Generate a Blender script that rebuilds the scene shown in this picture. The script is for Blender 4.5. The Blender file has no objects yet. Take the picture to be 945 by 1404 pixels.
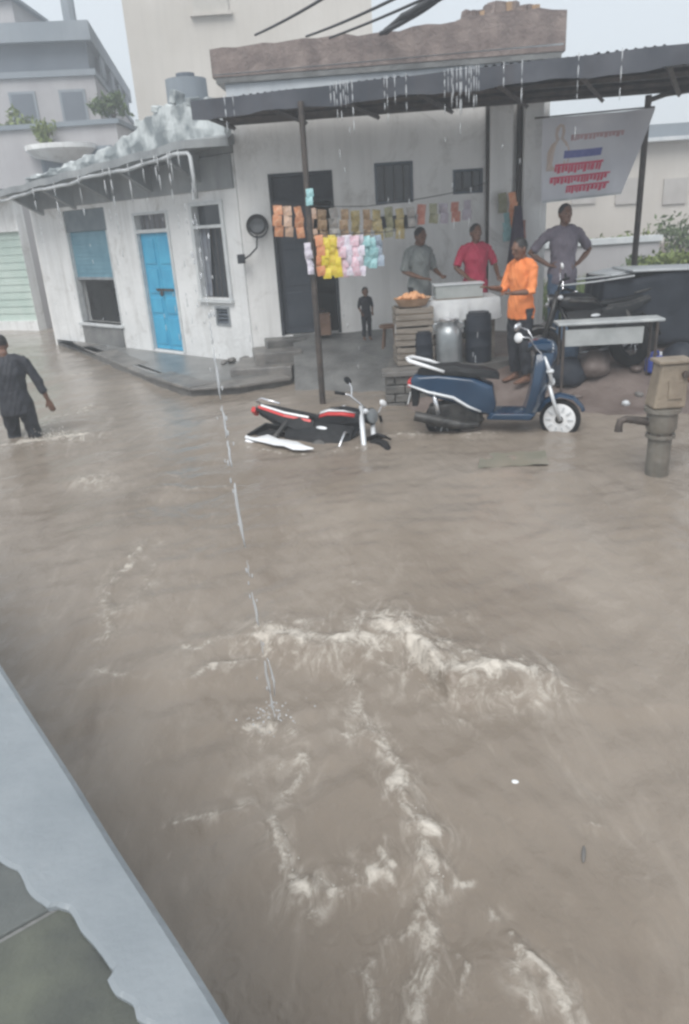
import bpy, bmesh, math, random
import numpy as np
from mathutils import Vector, Matrix, Euler
random.seed(7); RNG = np.random.default_rng(7)
S = bpy.context.scene
COL = S.collection
R = math.radians

# ------------------------------------------------------------------ camera
FPX, CX, CY, CAMH = 1017.0, 472.5, 702.0, 2.35          # focal length and centre in photo pixels (945 x 1404)
_vp = np.array([640 - CX, 3250 - CY]); _d = np.linalg.norm(_vp)
ROLL = math.atan2(_vp[0], _vp[1]); PITCH = math.atan2(FPX, _d)
FW = np.array([0, math.cos(PITCH), -math.sin(PITCH)]); RT = np.array([1.0, 0, 0]); UP = np.cross(RT, FW)
CAMP = np.array([0, 0, CAMH])
cam_d = bpy.data.cameras.new('camera'); cam = bpy.data.objects.new('camera', cam_d); COL.objects.link(cam)
cam_d.sensor_fit = 'VERTICAL'; cam_d.sensor_height = 24.0; cam_d.lens = 24.0 * FPX / 1404.0
cam_d.clip_start = 0.05; cam_d.clip_end = 3000
_cr = math.cos(ROLL) * RT - math.sin(ROLL) * UP; _cu = math.sin(ROLL) * RT + math.cos(ROLL) * UP
m = Matrix.Identity(4)
for i in range(3):
    m[i][0] = _cr[i]; m[i][1] = _cu[i]; m[i][2] = -FW[i]; m[i][3] = CAMP[i]
cam.matrix_world = m
cam_d.dof.use_dof = False
S.camera = cam

# ------------------------------------------------------------------ world, sun, exposure
W = bpy.data.worlds.new('World'); S.world = W; W.use_nodes = True
nt = W.node_tree; nt.nodes.clear()
sky = nt.nodes.new('ShaderNodeTexSky'); sky.sky_type = 'NISHITA'; sky.sun_disc = False
SUN_EL, SUN_AZ = R(54), R(200)
sky.sun_elevation = SUN_EL; sky.sun_rotation = SUN_AZ
sky.air_density = 1.0; sky.dust_density = 3.0; sky.ozone_density = 1.0
mixs = nt.nodes.new('ShaderNodeMix'); mixs.data_type = 'RGBA'; mixs.inputs[0].default_value = 0.82
nt.links.new(sky.outputs[0], mixs.inputs[6]); mixs.inputs[7].default_value = (7.5, 8.0, 8.4, 1)      # even rain cloud
bg = nt.nodes.new('ShaderNodeBackground'); bg.inputs[1].default_value = 0.063
nt.links.new(mixs.outputs[2], bg.inputs[0])
wo = nt.nodes.new('ShaderNodeOutputWorld'); nt.links.new(bg.outputs[0], wo.inputs[0])
sun_d = bpy.data.lights.new('sun', 'SUN'); sun_d.energy = 1.5; sun_d.angle = R(40); sun_d.color = (1, .98, .95)
sun = bpy.data.objects.new('sun', sun_d); COL.objects.link(sun); sun.location = (0, -5, 20)
_sd = Vector((math.sin(SUN_AZ) * math.cos(SUN_EL), math.cos(SUN_AZ) * math.cos(SUN_EL), math.sin(SUN_EL)))
sun.rotation_euler = _sd.to_track_quat('Z', 'Y').to_euler()
S.view_settings.view_transform = 'Standard'; S.view_settings.look = 'None'
S.view_settings.gamma = 1.0; S.view_settings.use_curve_mapping = False
S.view_settings.exposure = 0.95
S.render.engine = 'CYCLES'
S.cycles.filter_width = 2.7
S.cycles.volume_bounces = 1
S.cycles.max_bounces = 6

# ------------------------------------------------------------------ pixel -> place helpers
def ray(u, v):
    dx = (u - CX) / FPX; dy = (v - CY) / FPX
    return FW + (dx * math.cos(ROLL) - dy * math.sin(ROLL)) * RT - (dx * math.sin(ROLL) + dy * math.cos(ROLL)) * UP
def G(u, v, z=0.0):
    q = ray(u, v); return CAMP + q * (z - CAMH) / q[2]
def YP(u, v, y):
    q = ray(u, v); return CAMP + q * y / q[1]
class Wall2:
    """vertical plane from A to B (plan); out = towards the street"""
    def __init__(s, A, B):
        s.A = np.array(A[:2], float); s.B = np.array(B[:2], float)
        s.L = np.linalg.norm(s.B - s.A); s.t = (s.B - s.A) / s.L
        n = np.array([-s.t[1], s.t[0]]); s.n = n if n @ (-s.A) > 0 else -n
    def P(s, a, z, o=0.0):
        q = s.A + s.t * a + s.n * o; return np.array([q[0], q[1], z])
    def px(s, u, v, o=0.0):
        q = ray(u, v); A = s.A + s.n * o
        k = (A @ s.n) / (q[:2] @ s.n); p = CAMP + q * k
        return (p[:2] - A) @ s.t, p[2]

# ------------------------------------------------------------------ materials
MATS = {}
def mat(name, c1, c2=None, rough=0.7, scale=4.0, bump=0.0, bscale=None, metal=0.0, streak=0.0, streak_col=(.12, .12, .11),
        spec=0.5, detail=5.0, contrast=(.35, .65), squash=(1, 1, 1), coat=0.0, trans=0.0, blotch=0.0):
    if name in MATS: return MATS[name]
    m = bpy.data.materials.new(name); m.use_nodes = True
    t = m.node_tree; b = t.nodes['Principled BSDF']
    b.inputs['Roughness'].default_value = rough; b.inputs['Metallic'].default_value = metal
    b.inputs['Specular IOR Level'].default_value = spec
    b.inputs['Coat Weight'].default_value = coat
    b.inputs['Transmission Weight'].default_value = trans
    tc = t.nodes.new('ShaderNodeTexCoord'); mp = t.nodes.new('ShaderNodeMapping')
    mp.inputs['Scale'].default_value = squash
    t.links.new(tc.outputs['Object'], mp.inputs[0])
    c2 = c2 or tuple(min(1, x * 1.25) for x in c1)
    n = t.nodes.new('ShaderNodeTexNoise'); n.inputs['Scale'].default_value = scale; n.inputs['Detail'].default_value = detail
    t.links.new(mp.outputs[0], n.inputs['Vector'])
    mr = t.nodes.new('ShaderNodeMapRange'); mr.inputs[1].default_value = contrast[0]; mr.inputs[2].default_value = contrast[1]
    t.links.new(n.outputs[0], mr.inputs[0])
    mx = t.nodes.new('ShaderNodeMix'); mx.data_type = 'RGBA'
    mx.inputs[6].default_value = (*c1, 1); mx.inputs[7].default_value = (*c2, 1)
    t.links.new(mr.outputs[0], mx.inputs[0])
    out = mx.outputs[2]
    if streak > 0:
        mp2 = t.nodes.new('ShaderNodeMapping'); mp2.inputs['Scale'].default_value = (3.0, 3.0, 0.25)
        t.links.new(tc.outputs['Object'], mp2.inputs[0])
        n2 = t.nodes.new('ShaderNodeTexNoise'); n2.inputs['Scale'].default_value = 1.6; n2.inputs['Detail'].default_value = 7
        n2.inputs['Roughness'].default_value = .65
        t.links.new(mp2.outputs[0], n2.inputs['Vector'])
        r2 = t.nodes.new('ShaderNodeMapRange'); r2.inputs[1].default_value = .48; r2.inputs[2].default_value = .8
        r2.inputs[4].default_value = streak
        t.links.new(n2.outputs[0], r2.inputs[0])
        m3 = t.nodes.new('ShaderNodeMix'); m3.data_type = 'RGBA'; m3.inputs[7].default_value = (*streak_col, 1)
        t.links.new(r2.outputs[0], m3.inputs[0]); t.links.new(out, m3.inputs[6]); out = m3.outputs[2]
    if blotch > 0:      # patchy damp and flaked limewash
        n4 = t.nodes.new('ShaderNodeTexNoise'); n4.inputs['Scale'].default_value = 1.1; n4.inputs['Detail'].default_value = 9; n4.inputs['Roughness'].default_value = .72; n4.inputs['Distortion'].default_value = .8
        t.links.new(tc.outputs['Object'], n4.inputs['Vector'])
        r4 = t.nodes.new('ShaderNodeMapRange'); r4.inputs[1].default_value = .53; r4.inputs[2].default_value = .66; r4.inputs[4].default_value = blotch
        t.links.new(n4.outputs[0], r4.inputs[0])
        m4 = t.nodes.new('ShaderNodeMix'); m4.data_type = 'RGBA'; m4.inputs[7].default_value = (.40, .385, .36, 1)
        t.links.new(r4.outputs[0], m4.inputs[0]); t.links.new(out, m4.inputs[6]); out = m4.outputs[2]
    t.links.new(out, b.inputs['Base Color'])
    if bump > 0:
        nb = t.nodes.new('ShaderNodeTexNoise'); nb.inputs['Scale'].default_value = bscale or scale * 6; nb.inputs['Detail'].default_value = 6
        t.links.new(mp.outputs[0], nb.inputs['Vector'])
        bp = t.nodes.new('ShaderNodeBump'); bp.inputs['Strength'].default_value = bump; bp.inputs['Distance'].default_value = .02
        t.links.new(nb.outputs[0], bp.inputs['Height']); t.links.new(bp.outputs[0], b.inputs['Normal'])
    MATS[name] = m; return m

M_white = mat('whitewash', (.66, .665, .66), (.80, .805, .80), .75, 1.0, .6, 14, streak=.5, streak_col=(.28, .265, .24), blotch=.75)
M_wall = mat('grey_whitewash', (.74, .735, .72), (.83, .825, .81), .8, .9, .5, 12, streak=.28, blotch=.5, streak_col=(.27, .26, .25))
M_par = mat('bare_brick_parapet', (.17, .135, .125), (.26, .21, .19), .9, 5, .9, 22, streak=.5, streak_col=(.1, .09, .09))
M_band = mat('wet_plaster_band', (.42, .45, .48), (.55, .58, .6), .5, 1.5, .3, 10, streak=.4, streak_col=(.25, .25, .26))
M_conc = mat('wet_concrete', (.12, .12, .118), (.21, .21, .205), .3, 2.6, .7, 18)
M_conc_dark = mat('dark_wet_concrete', (.085, .083, .08), (.16, .155, .145), .4, 3.5, .8, 20)
M_stone = mat('wet_stone', (.13, .125, .12), (.22, .205, .19), .45, 4, .9, 16)
M_blue = mat('blue_door_paint', (.035, .33, .55), (.06, .42, .64), .42, 3, .15, 30, streak=.25, streak_col=(.03, .2, .33))
M_teal = mat('teal_shutter_paint', (.09, .22, .29), (.14, .29, .36), .55, 3, .15)
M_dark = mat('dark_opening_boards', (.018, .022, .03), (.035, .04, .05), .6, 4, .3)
M_glass = mat('dark_window_glass', (.02, .026, .033), (.035, .042, .05), .12, 3)
M_frame = mat('whitish_frame_paint', (.5, .52, .53), (.6, .62, .62), .5, 6, .2)
M_greyframe = mat('grey_frame_paint', (.2, .22, .24), (.3, .32, .33), .5, 6, .2)
M_tin = mat('weathered_tin', (.045, .05, .062), (.085, .09, .105), .5, 2.0, .2, 12, metal=.3, streak=.3, streak_col=(.07, .05, .04))
M_iron = mat('rusty_iron', (.05, .045, .042), (.1, .08, .07), .6, 8, .4, 30, metal=.3)
M_bwire = mat('black_cable', (.03, .03, .033), None, .6)
M_beige = mat('beige_plaster_tower', (.46, .43, .39), (.56, .53, .49), .85, .35, .3, 6, streak=.25, streak_col=(.33, .31, .29))
M_greyb = mat('grey_block_plaster', (.19, .22, .25), (.27, .3, .33), .85, .4, .3, 5, streak=.3, streak_col=(.14, .16, .18))
M_greydark = mat('grey_block_band', (.1, .12, .145), (.15, .17, .2), .85, .5, .2, 5)
M_pink = mat('pinkish_plaster', (.36, .35, .36), (.45, .44, .445), .85, .6, .3, 6, streak=.3, streak_col=(.28, .26, .27))
M_palegreen = mat('pale_green_shutter', (.4, .5, .45), (.48, .56, .51), .6, 2)
M_leaf = mat('leaf_green', (.05, .085, .025), (.1, .14, .045), .6, 9)
M_leafy = mat('leaf_yellowgreen', (.12, .16, .04), (.2, .24, .07), .6, 9)
M_grass = mat('grass_green', (.08, .13, .03), (.14, .19, .06), .7, 6)
M_bark = mat('bark', (.09, .07, .055), None, .9, 10, .8)
M_mud = mat('wet_mud', (.115, .088, .078), (.19, .155, .14), .5, 2.2, 1.0, 9)
M_skin = mat('brown_skin', (.13, .068, .045), (.17, .09, .06), .5, 12)
M_hair = mat('black_hair', (.012, .011, .012), (.02, .02, .02), .55, 30, .5, 80)
M_black = mat('black_cloth', (.016, .018, .026), (.03, .032, .04), .75, 6, .6, 14)
M_black2 = mat('black_trousers', (.012, .014, .02), (.022, .025, .032), .75, 6, .6, 14)
M_orange = mat('orange_cloth', (.72, .2, .055), (.82, .27, .09), .75, 5, .7, 12)
M_red = mat('red_cloth', (.34, .02, .055), (.44, .035, .08), .75, 5, .6, 12)
M_maroon = mat('dark_maroon_cloth', (.07, .02, .03), (.1, .03, .045), .75, 5, .6, 12)
M_gshirt = mat('grey_green_cloth', (.17, .19, .19), (.24, .26, .255), .75, 5, .6, 12)
M_mauve = mat('mauve_grey_cloth', (.12, .105, .135), (.17, .15, .18), .75, 5, .6, 12)
M_jean = mat('blue_denim', (.05, .085, .14), (.08, .125, .19), .8, 9, .5, 30)
M_eye = mat('eye', (.02, .015, .012), None, .2)
M_sblue = mat('blue_scooter_paint', (.008, .031, .07), (.012, .043, .092), .22, 3, coat=.4)
M_rubber = mat('rubber', (.012, .012, .013), (.02, .02, .021), .75, 10, .3, 60, spec=.2)
M_seat = mat('seat_vinyl', (.012, .013, .015), (.022, .023, .025), .55, 8, .3, 50, spec=.2)
M_chrome = mat('bright_metal', (.72, .73, .75), (.8, .8, .82), .25, 5, metal=.85)
M_silver = mat('silver_paint', (.62, .64, .66), (.7, .72, .74), .35, 5, metal=.2)
M_white_p = mat('white_plastic', (.74, .75, .76), (.82, .83, .84), .4, 5)
M_engine = mat('grimy_engine_metal', (.035, .035, .035), (.09, .088, .085), .5, 9, .4, 30, metal=.5)
M_bpaint = mat('black_gloss_paint', (.01, .011, .013), (.016, .017, .02), .3, 3, spec=.35)
M_rpaint = mat('red_stripe_paint', (.5, .03, .03), (.6, .05, .05), .3, 3)
M_lens = mat('lamp_lens', (.6, .63, .66), (.7, .72, .74), .12, 3)
M_redlens = mat('red_lens', (.45, .02, .02), None, .2, 3)
M_pumpg = mat('pump_grey_green_paint', (.12, .115, .1), (.2, .185, .16), .55, 5, .4, 24, streak=.5, streak_col=(.12, .07, .045))
M_pumpt = mat('pump_tan_paint', (.2, .165, .125), (.28, .23, .175), .55, 5, .4, 24, streak=.6, streak_col=(.13, .085, .06))
M_rust = mat('red_rust', (.2, .06, .035), (.29, .1, .06), .7, 8, .5, 30)
M_wood = mat('grey_wood', (.17, .145, .12), (.27, .235, .2), .75, 4, .5, 20, squash=(1, 6, 6))
M_woodb = mat('brown_wood', (.13, .075, .05), (.2, .125, .085), .7, 4, .5, 20)
M_card = mat('cardboard', (.36, .24, .15), (.45, .31, .2), .8, 4, .3, 15)
M_sack = mat('tan_sacking', (.42, .27, .17), (.55, .37, .25), .85, 8, .6, 60)
M_cloth = mat('pale_cloth', (.45, .46, .47), (.56, .57, .57), .8, 3, .5, 9)
M_steel = mat('dull_steel', (.28, .3, .31), (.4, .42, .43), .4, 4, .2, 20, metal=.6)
M_tarp = mat('dark_slate_tarpaulin', (.018, .022, .031), (.034, .04, .052), .55, 3, .6, 8, spec=.25)
M_pale = mat('pale_grey_sheet', (.5, .53, .55), (.62, .64, .65), .45, 4, .2, 15)
M_bluep = mat('blue_plastic', (.03, .06, .3), (.05, .09, .4), .4, 5)
M_plas = mat('banner_vinyl', (.68, .68, .73), (.76, .76, .8), .5, 2, .15, 10)
M_pinkr = mat('banner_red_print', (.72, .05, .12), (.75, .12, .2), .5, 12)
M_pfaint = mat('banner_faint_red_print', (.55, .34, .35), (.6, .4, .42), .5, 12)
M_pblue = mat('banner_blue_print', (.1, .12, .38), (.17, .19, .46), .5, 12)
M_portr = mat('banner_portrait_print', (.66, .5, .4), (.58, .52, .5), .5, 3)
M_screed = mat('pale_cement_coping', (.185, .21, .228), (.285, .31, .328), .2, 2.2, .25, 40, streak=.0, contrast=(.3, .7), detail=8, blotch=.22)
M_slabd = mat('dark_algae_stone', (.075, .083, .083), (.13, .138, .13), .32, 3, .5, 18, streak=.0)
M_slabg = mat('dark_green_algae_stone', (.06, .064, .06), (.115, .122, .095), .32, 4.5, .5, 18)
M_droplet = mat('falling_water', (.75, .77, .79), (.85, .87, .89), .12, 8, trans=.55)
M_tarpg = mat('weathered_pale_rubble', (.2, .225, .235), (.5, .53, .53), .75, 3.0, 1.0, 9, contrast=(.42, .58), streak=.5, streak_col=(.16, .18, .18))
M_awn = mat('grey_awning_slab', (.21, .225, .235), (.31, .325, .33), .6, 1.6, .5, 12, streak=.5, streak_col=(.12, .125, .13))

# ------------------------------------------------------------------ mesh helpers
class MB:
    def __init__(s): s.v = []; s.f = []
    def add(s, vs, fs):
        b = len(s.v); s.v += [tuple(map(float, p)) for p in vs]; s.f += [tuple(b + i for i in f) for f in fs]; return s
    def hexa(s, p):   # 8 points, bottom 4 (ccw from above) then top 4
        return s.add(p, [(3, 2, 1, 0), (4, 5, 6, 7), (0, 1, 5, 4), (1, 2, 6, 5), (2, 3, 7, 6), (3, 0, 4, 7)])
    def box(s, c, sz, rot=None):
        x, y, z = [k / 2 for k in sz]
        pts = [Vector(p) for p in ((-x, -y, -z), (x, -y, -z), (x, y, -z), (-x, y, -z), (-x, -y, z), (x, -y, z), (x, y, z), (-x, y, z))]
        if rot is not None:
            e = Euler(rot).to_matrix(); pts = [e @ p for p in pts]
        return s.hexa([p + Vector(c) for p in pts])
    def wbox(s, w, a0, a1, z0, z1, o0, o1):   # box on a Wall2
        return s.hexa([w.P(a0, z0, o1), w.P(a1, z0, o1), w.P(a1, z0, o0), w.P(a0, z0, o0),
                       w.P(a0, z1, o1), w.P(a1, z1, o1), w.P(a1, z1, o0), w.P(a0, z1, o0)])
    def tube(s, pts, rad, n=10, cap=True, flat=None):
        pts = [Vector(p) for p in pts]; k = len(pts)
        if not hasattr(rad, '__len__'): rad = [rad] * k
        rings = []; up = None
        for i, p in enumerate(pts):
            d = (pts[min(i + 1, k - 1)] - pts[max(i - 1, 0)]).normalized()
            if up is None: up = Vector((0, 0, 1)) if abs(d.z) < .9 else Vector((0, 1, 0))
            a = d.cross(up).normalized(); bb = a.cross(d).normalized(); up = bb
            r = rad[i]; rx, ry = (r if hasattr(r, '__len__') else (r, r))
            rings.append([p + a * (math.cos(2 * math.pi * j / n) * rx) + bb * (math.sin(2 * math.pi * j / n) * ry) for j in range(n)])
        vs = [q for rg in rings for q in rg]; fs = []
        for i in range(k - 1):
            for j in range(n):
                j2 = (j + 1) % n; fs.append((i * n + j, i * n + j2, (i + 1) * n + j2, (i + 1) * n + j))
        if cap: fs.append(tuple(range(n - 1, -1, -1))); fs.append(tuple((k - 1) * n + j for j in range(n)))
        return s.add(vs, fs)
    def rings(s, rings, cap=True):   # list of equal-length closed loops
        n = len(rings[0]); vs = [q for rg in rings for q in rg]; fs = []
        for i in range(len(rings) - 1):
            for j in range(n):
                j2 = (j + 1) % n; fs.append((i * n + j, i * n + j2, (i + 1) * n + j2, (i + 1) * n + j))
        if cap: fs.append(tuple(range(n - 1, -1, -1))); fs.append(tuple((len(rings) - 1) * n + j for j in range(n)))
        return s.add(vs, fs)
    def ell(s, c, r, n=14, mrg=9, rot=None):
        c = Vector(c); e = Euler(rot).to_matrix() if rot is not None else None
        rg = []
        for i in range(mrg + 1):
            th = math.pi * (i + .02) / (mrg + .04) ; z = -math.cos(th); q = math.sin(th)
            lp = []
            for j in range(n):
                p = Vector((r[0] * q * math.cos(2 * math.pi * j / n), r[1] * q * math.sin(2 * math.pi * j / n), r[2] * z))
                lp.append(c + (e @ p if e is not None else p))
            rg.append(lp)
        return s.rings(rg)
    def lathe(s, c, prof, n=20, axis='Z'):
        rg = []
        for (r, h) in prof:
            lp = []
            for j in range(n):
                a = 2 * math.pi * j / n; x, y = r * math.cos(a), r * math.sin(a)
                lp.append({'Z': (c[0] + x, c[1] + y, c[2] + h), 'Y': (c[0] + x, c[1] + h, c[2] + y), 'X': (c[0] + h, c[1] + x, c[2] + y)}[axis])
            rg.append(lp)
        return s.rings(rg)
    def torus(s, c, R0, r, axis='Y', n=28, k=8, sq=1.0):
        vs = []; fs = []
        for i in range(n):
            a = 2 * math.pi * i / n
            for j in range(k):
                b = 2 * math.pi * j / k; q = R0 + r * math.cos(b); h = r * sq * math.sin(b)
                x, y = q * math.cos(a), q * math.sin(a)
                vs.append({'Y': (c[0] + x, c[1] + h, c[2] + y), 'Z': (c[0] + x, c[1] + y, c[2] + h), 'X': (c[0] + h, c[1] + x, c[2] + y)}[axis])
        for i in range(n):
            for j in range(k):
                fs.append((i * k + j, ((i + 1) % n) * k + j, ((i + 1) % n) * k + (j + 1) % k, i * k + (j + 1) % k))
        return s.add(vs, fs)
    def prismY(s, prof, y0, y1, y0s=1.0):   # profile in (x,z) extruded along local y; centre-line bulge via 4 loops
        n = len(prof); cx = sum(p[0] for p in prof) / n; cz = sum(p[1] for p in prof) / n
        def loop(y, k): return [(cx + (x - cx) * k, y, cz + (z - cz) * k) for x, z in prof]
        w = y1 - y0
        return s.rings([loop(y0, .86 * y0s), loop(y0 + w * .12, y0s), loop(y0 + w * .5, 1.02), loop(y1 - w * .12, y0s), loop(y1, .86 * y0s)])
    def poly(s, pts, z0, z1):   # horizontal polygon slab
        n = len(pts)
        vs = [(p[0], p[1], z0) for p in pts] + [(p[0], p[1], z1) for p in pts]
        fs = [tuple(range(n - 1, -1, -1)), tuple(range(n, 2 * n))] + [(i, (i + 1) % n, n + (i + 1) % n, n + i) for i in range(n)]
        return s.add(vs, fs)
    def mesh(s, name, off=None, recalc=True):
        me = bpy.data.meshes.new(name)
        vs = s.v if off is None else [(a - off[0], b - off[1], c - off[2]) for a, b, c in s.v]
        me.from_pydata(vs, [], s.f)
        if recalc:
            bm = bmesh.new(); bm.from_mesh(me); bmesh.ops.recalc_face_normals(bm, faces=bm.faces); bm.to_mesh(me); bm.free()
        me.update(); return me
    def build(s, name, mt, parent=None, smooth=False, bevel=0.0, world=False, seg=2):
        off = tuple(parent.location) if (parent is not None and world) else None
        if parent is not None and world and parent.parent is not None: off = tuple(parent.parent.location)
        me = s.mesh(name, off)
        return link(name, me, mt, parent, smooth, bevel, seg)
def link(name, me, mt, parent=None, smooth=False, bevel=0.0, seg=2):
    o = bpy.data.objects.new(name, me); COL.objects.link(o)
    if mt is not None and len(me.materials) == 0: me.materials.append(mt)
    if smooth:
        me.polygons.foreach_set('use_smooth', [True] * len(me.polygons))
        if smooth == 'auto':
            me.set_sharp_from_angle(angle=R(38))
    if bevel > 0:
        b = o.modifiers.new('bevel', 'BEVEL'); b.width = bevel; b.segments = seg; b.limit_method = 'ANGLE'; b.angle_limit = R(35)
    if parent is not None: o.parent = parent
    return o
def tag(o, label=None, cat=None, group=None, kind=None):
    if label: o['label'] = label
    if cat: o['category'] = cat
    if group: o['group'] = group
    if kind: o['kind'] = kind
    return o
def thing(name, label, cat, loc=(0, 0, 0), rz=0.0, group=None):
    o = bpy.data.objects.new(name, None); COL.objects.link(o); o.empty_display_size = .1
    o.location = tuple(map(float, loc)); o.rotation_euler = (0, 0, rz)
    return tag(o, label, cat, group)
def copy_tree(o, parent=None):
    c = o.copy(); COL.objects.link(c); c.parent = parent
    for ch in o.children: copy_tree(ch, c)
    return c
def wall_holes(mb, w, a0, a1, z0, z1, o0, o1, holes):
    xs = sorted({a0, a1, *[h[0] for h in holes], *[h[1] for h in holes]}); zs = sorted({z0, z1, *[h[2] for h in holes], *[h[3] for h in holes]})
    xs = [x for x in xs if a0 <= x <= a1]; zs = [z for z in zs if z0 <= z <= z1]
    nx, nz = len(xs) - 1, len(zs) - 1
    def solid(i, j):
        if not (0 <= i < nx and 0 <= j < nz): return False
        x = (xs[i] + xs[i + 1]) / 2; z = (zs[j] + zs[j + 1]) / 2
        return not any(h[0] < x < h[1] and h[2] < z < h[3] for h in holes)
    idx = {}
    vs = []; fs = []
    def V(i, j, k):
        if (i, j, k) not in idx: idx[(i, j, k)] = len(vs); vs.append(w.P(xs[i], zs[j], o1 if k else o0))
        return idx[(i, j, k)]
    for i in range(nx):
        for j in range(nz):
            if not solid(i, j): continue
            fs.append((V(i, j, 1), V(i + 1, j, 1), V(i + 1, j + 1, 1), V(i, j + 1, 1)))
            fs.append((V(i, j, 0), V(i, j + 1, 0), V(i + 1, j + 1, 0), V(i + 1, j, 0)))
            if not solid(i - 1, j): fs.append((V(i, j, 0), V(i, j, 1), V(i, j + 1, 1), V(i, j + 1, 0)))
            if not solid(i + 1, j): fs.append((V(i + 1, j, 0), V(i + 1, j + 1, 0), V(i + 1, j + 1, 1), V(i + 1, j, 1)))
            if not solid(i, j - 1): fs.append((V(i, j, 0), V(i + 1, j, 0), V(i + 1, j, 1), V(i, j, 1)))
            if not solid(i, j + 1): fs.append((V(i, j + 1, 0), V(i, j + 1, 1), V(i + 1, j + 1, 1), V(i + 1, j + 1, 0)))
    return mb.add(vs, fs)
_sn = RNG.normal(size=(24, 3)); _sp = RNG.uniform(0, 6.28, 24)
def wob(x, y, f=1.0):   # smooth pseudo noise, about -1..1
    r = 0.0
    for i in range(8): r = r + np.sin(f * (1 + .35 * i) * (_sn[i, 0] * x + _sn[i, 1] * y) + _sp[i]) / (1 + .4 * i)
    return r / 3.0

# ------------------------------------------------------------------ ground sheet (street bed, mud bank, field)
BK0, BK1 = np.array([0.9, 9.25]), np.array([5.2, 8.1])       # foot of the mud bank at the water line
_bt = (BK1 - BK0) / np.linalg.norm(BK1 - BK0); _bn = np.array([-_bt[1], _bt[0]])
def sstep(a, b, x):
    t = np.clip((x - a) / (b - a), 0, 1); return t * t * (3 - 2 * t)
def ground_h(x, y):
    d = (x - BK0[0]) * _bn[0] + (y - BK0[1]) * _bn[1]
    bank = -0.5 + .43 * sstep(-1.9, -.75, d) + .09 * sstep(-.6, .05, d) + .42 * sstep(0.0, 1.35, d)
    k = sstep(.35, 1.0, x - .12 * (y - 9))
    base = -0.5 + 0 * x
    z = base * (1 - k) + bank * k
    z = z - .09 * np.exp(-((x + .33) ** 2 + (y - 8.16) ** 2) / 1.4)
    z = z + .035 * wob(x * 3, y * 3) * sstep(-.1, .5, d) * k
    z = np.where(y > 14, np.maximum(z, -.5 + .56 * sstep(20.5, 24, y + .0 * x) + .75 * sstep(2, 5, x) * sstep(13, 15, y)), z)
    return z
def radial_grid(r0, r1, ratio, a0, a1, da):
    rs = [r0]
    while rs[-1] < r1: rs.append(rs[-1] * ratio)
    rs = np.array(rs); an = np.arange(a0, a1 + da / 2, da)
    A, Rr = np.meshgrid(np.radians(an), rs)
    X = Rr * np.sin(A); Y = Rr * np.cos(A)
    nr, na = X.shape
    i, j = np.meshgrid(np.arange(nr - 1), np.arange(na - 1), indexing='ij')
    q = np.stack([i * na + j, i * na + j + 1, (i + 1) * na + j + 1, (i + 1) * na + j], -1).reshape(-1, 4)[:, ::-1]
    return X, Y, q
def grid_mesh(name, X, Y, Z, q):
    me = bpy.data.meshes.new(name); nv = X.size
    me.vertices.add(nv); me.vertices.foreach_set('co', np.stack([X, Y, Z], -1).reshape(-1).astype(np.float32))
    me.loops.add(q.size); me.loops.foreach_set('vertex_index', q.reshape(-1).astype(np.int32))
    me.polygons.add(len(q)); me.polygons.foreach_set('loop_start', np.arange(0, q.size, 4, dtype=np.int32))
    me.polygons.foreach_set('use_smooth', np.ones(len(q), bool))
    me.update(calc_edges=True); me.validate(); return me
X, Y, q = radial_grid(.6, 2500, 1.03, -90, 90, 1.0)
gm = grid_mesh('ground', X, Y, ground_h(X, Y), q)
tag(link('ground', gm, M_mud), kind='structure')

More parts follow.
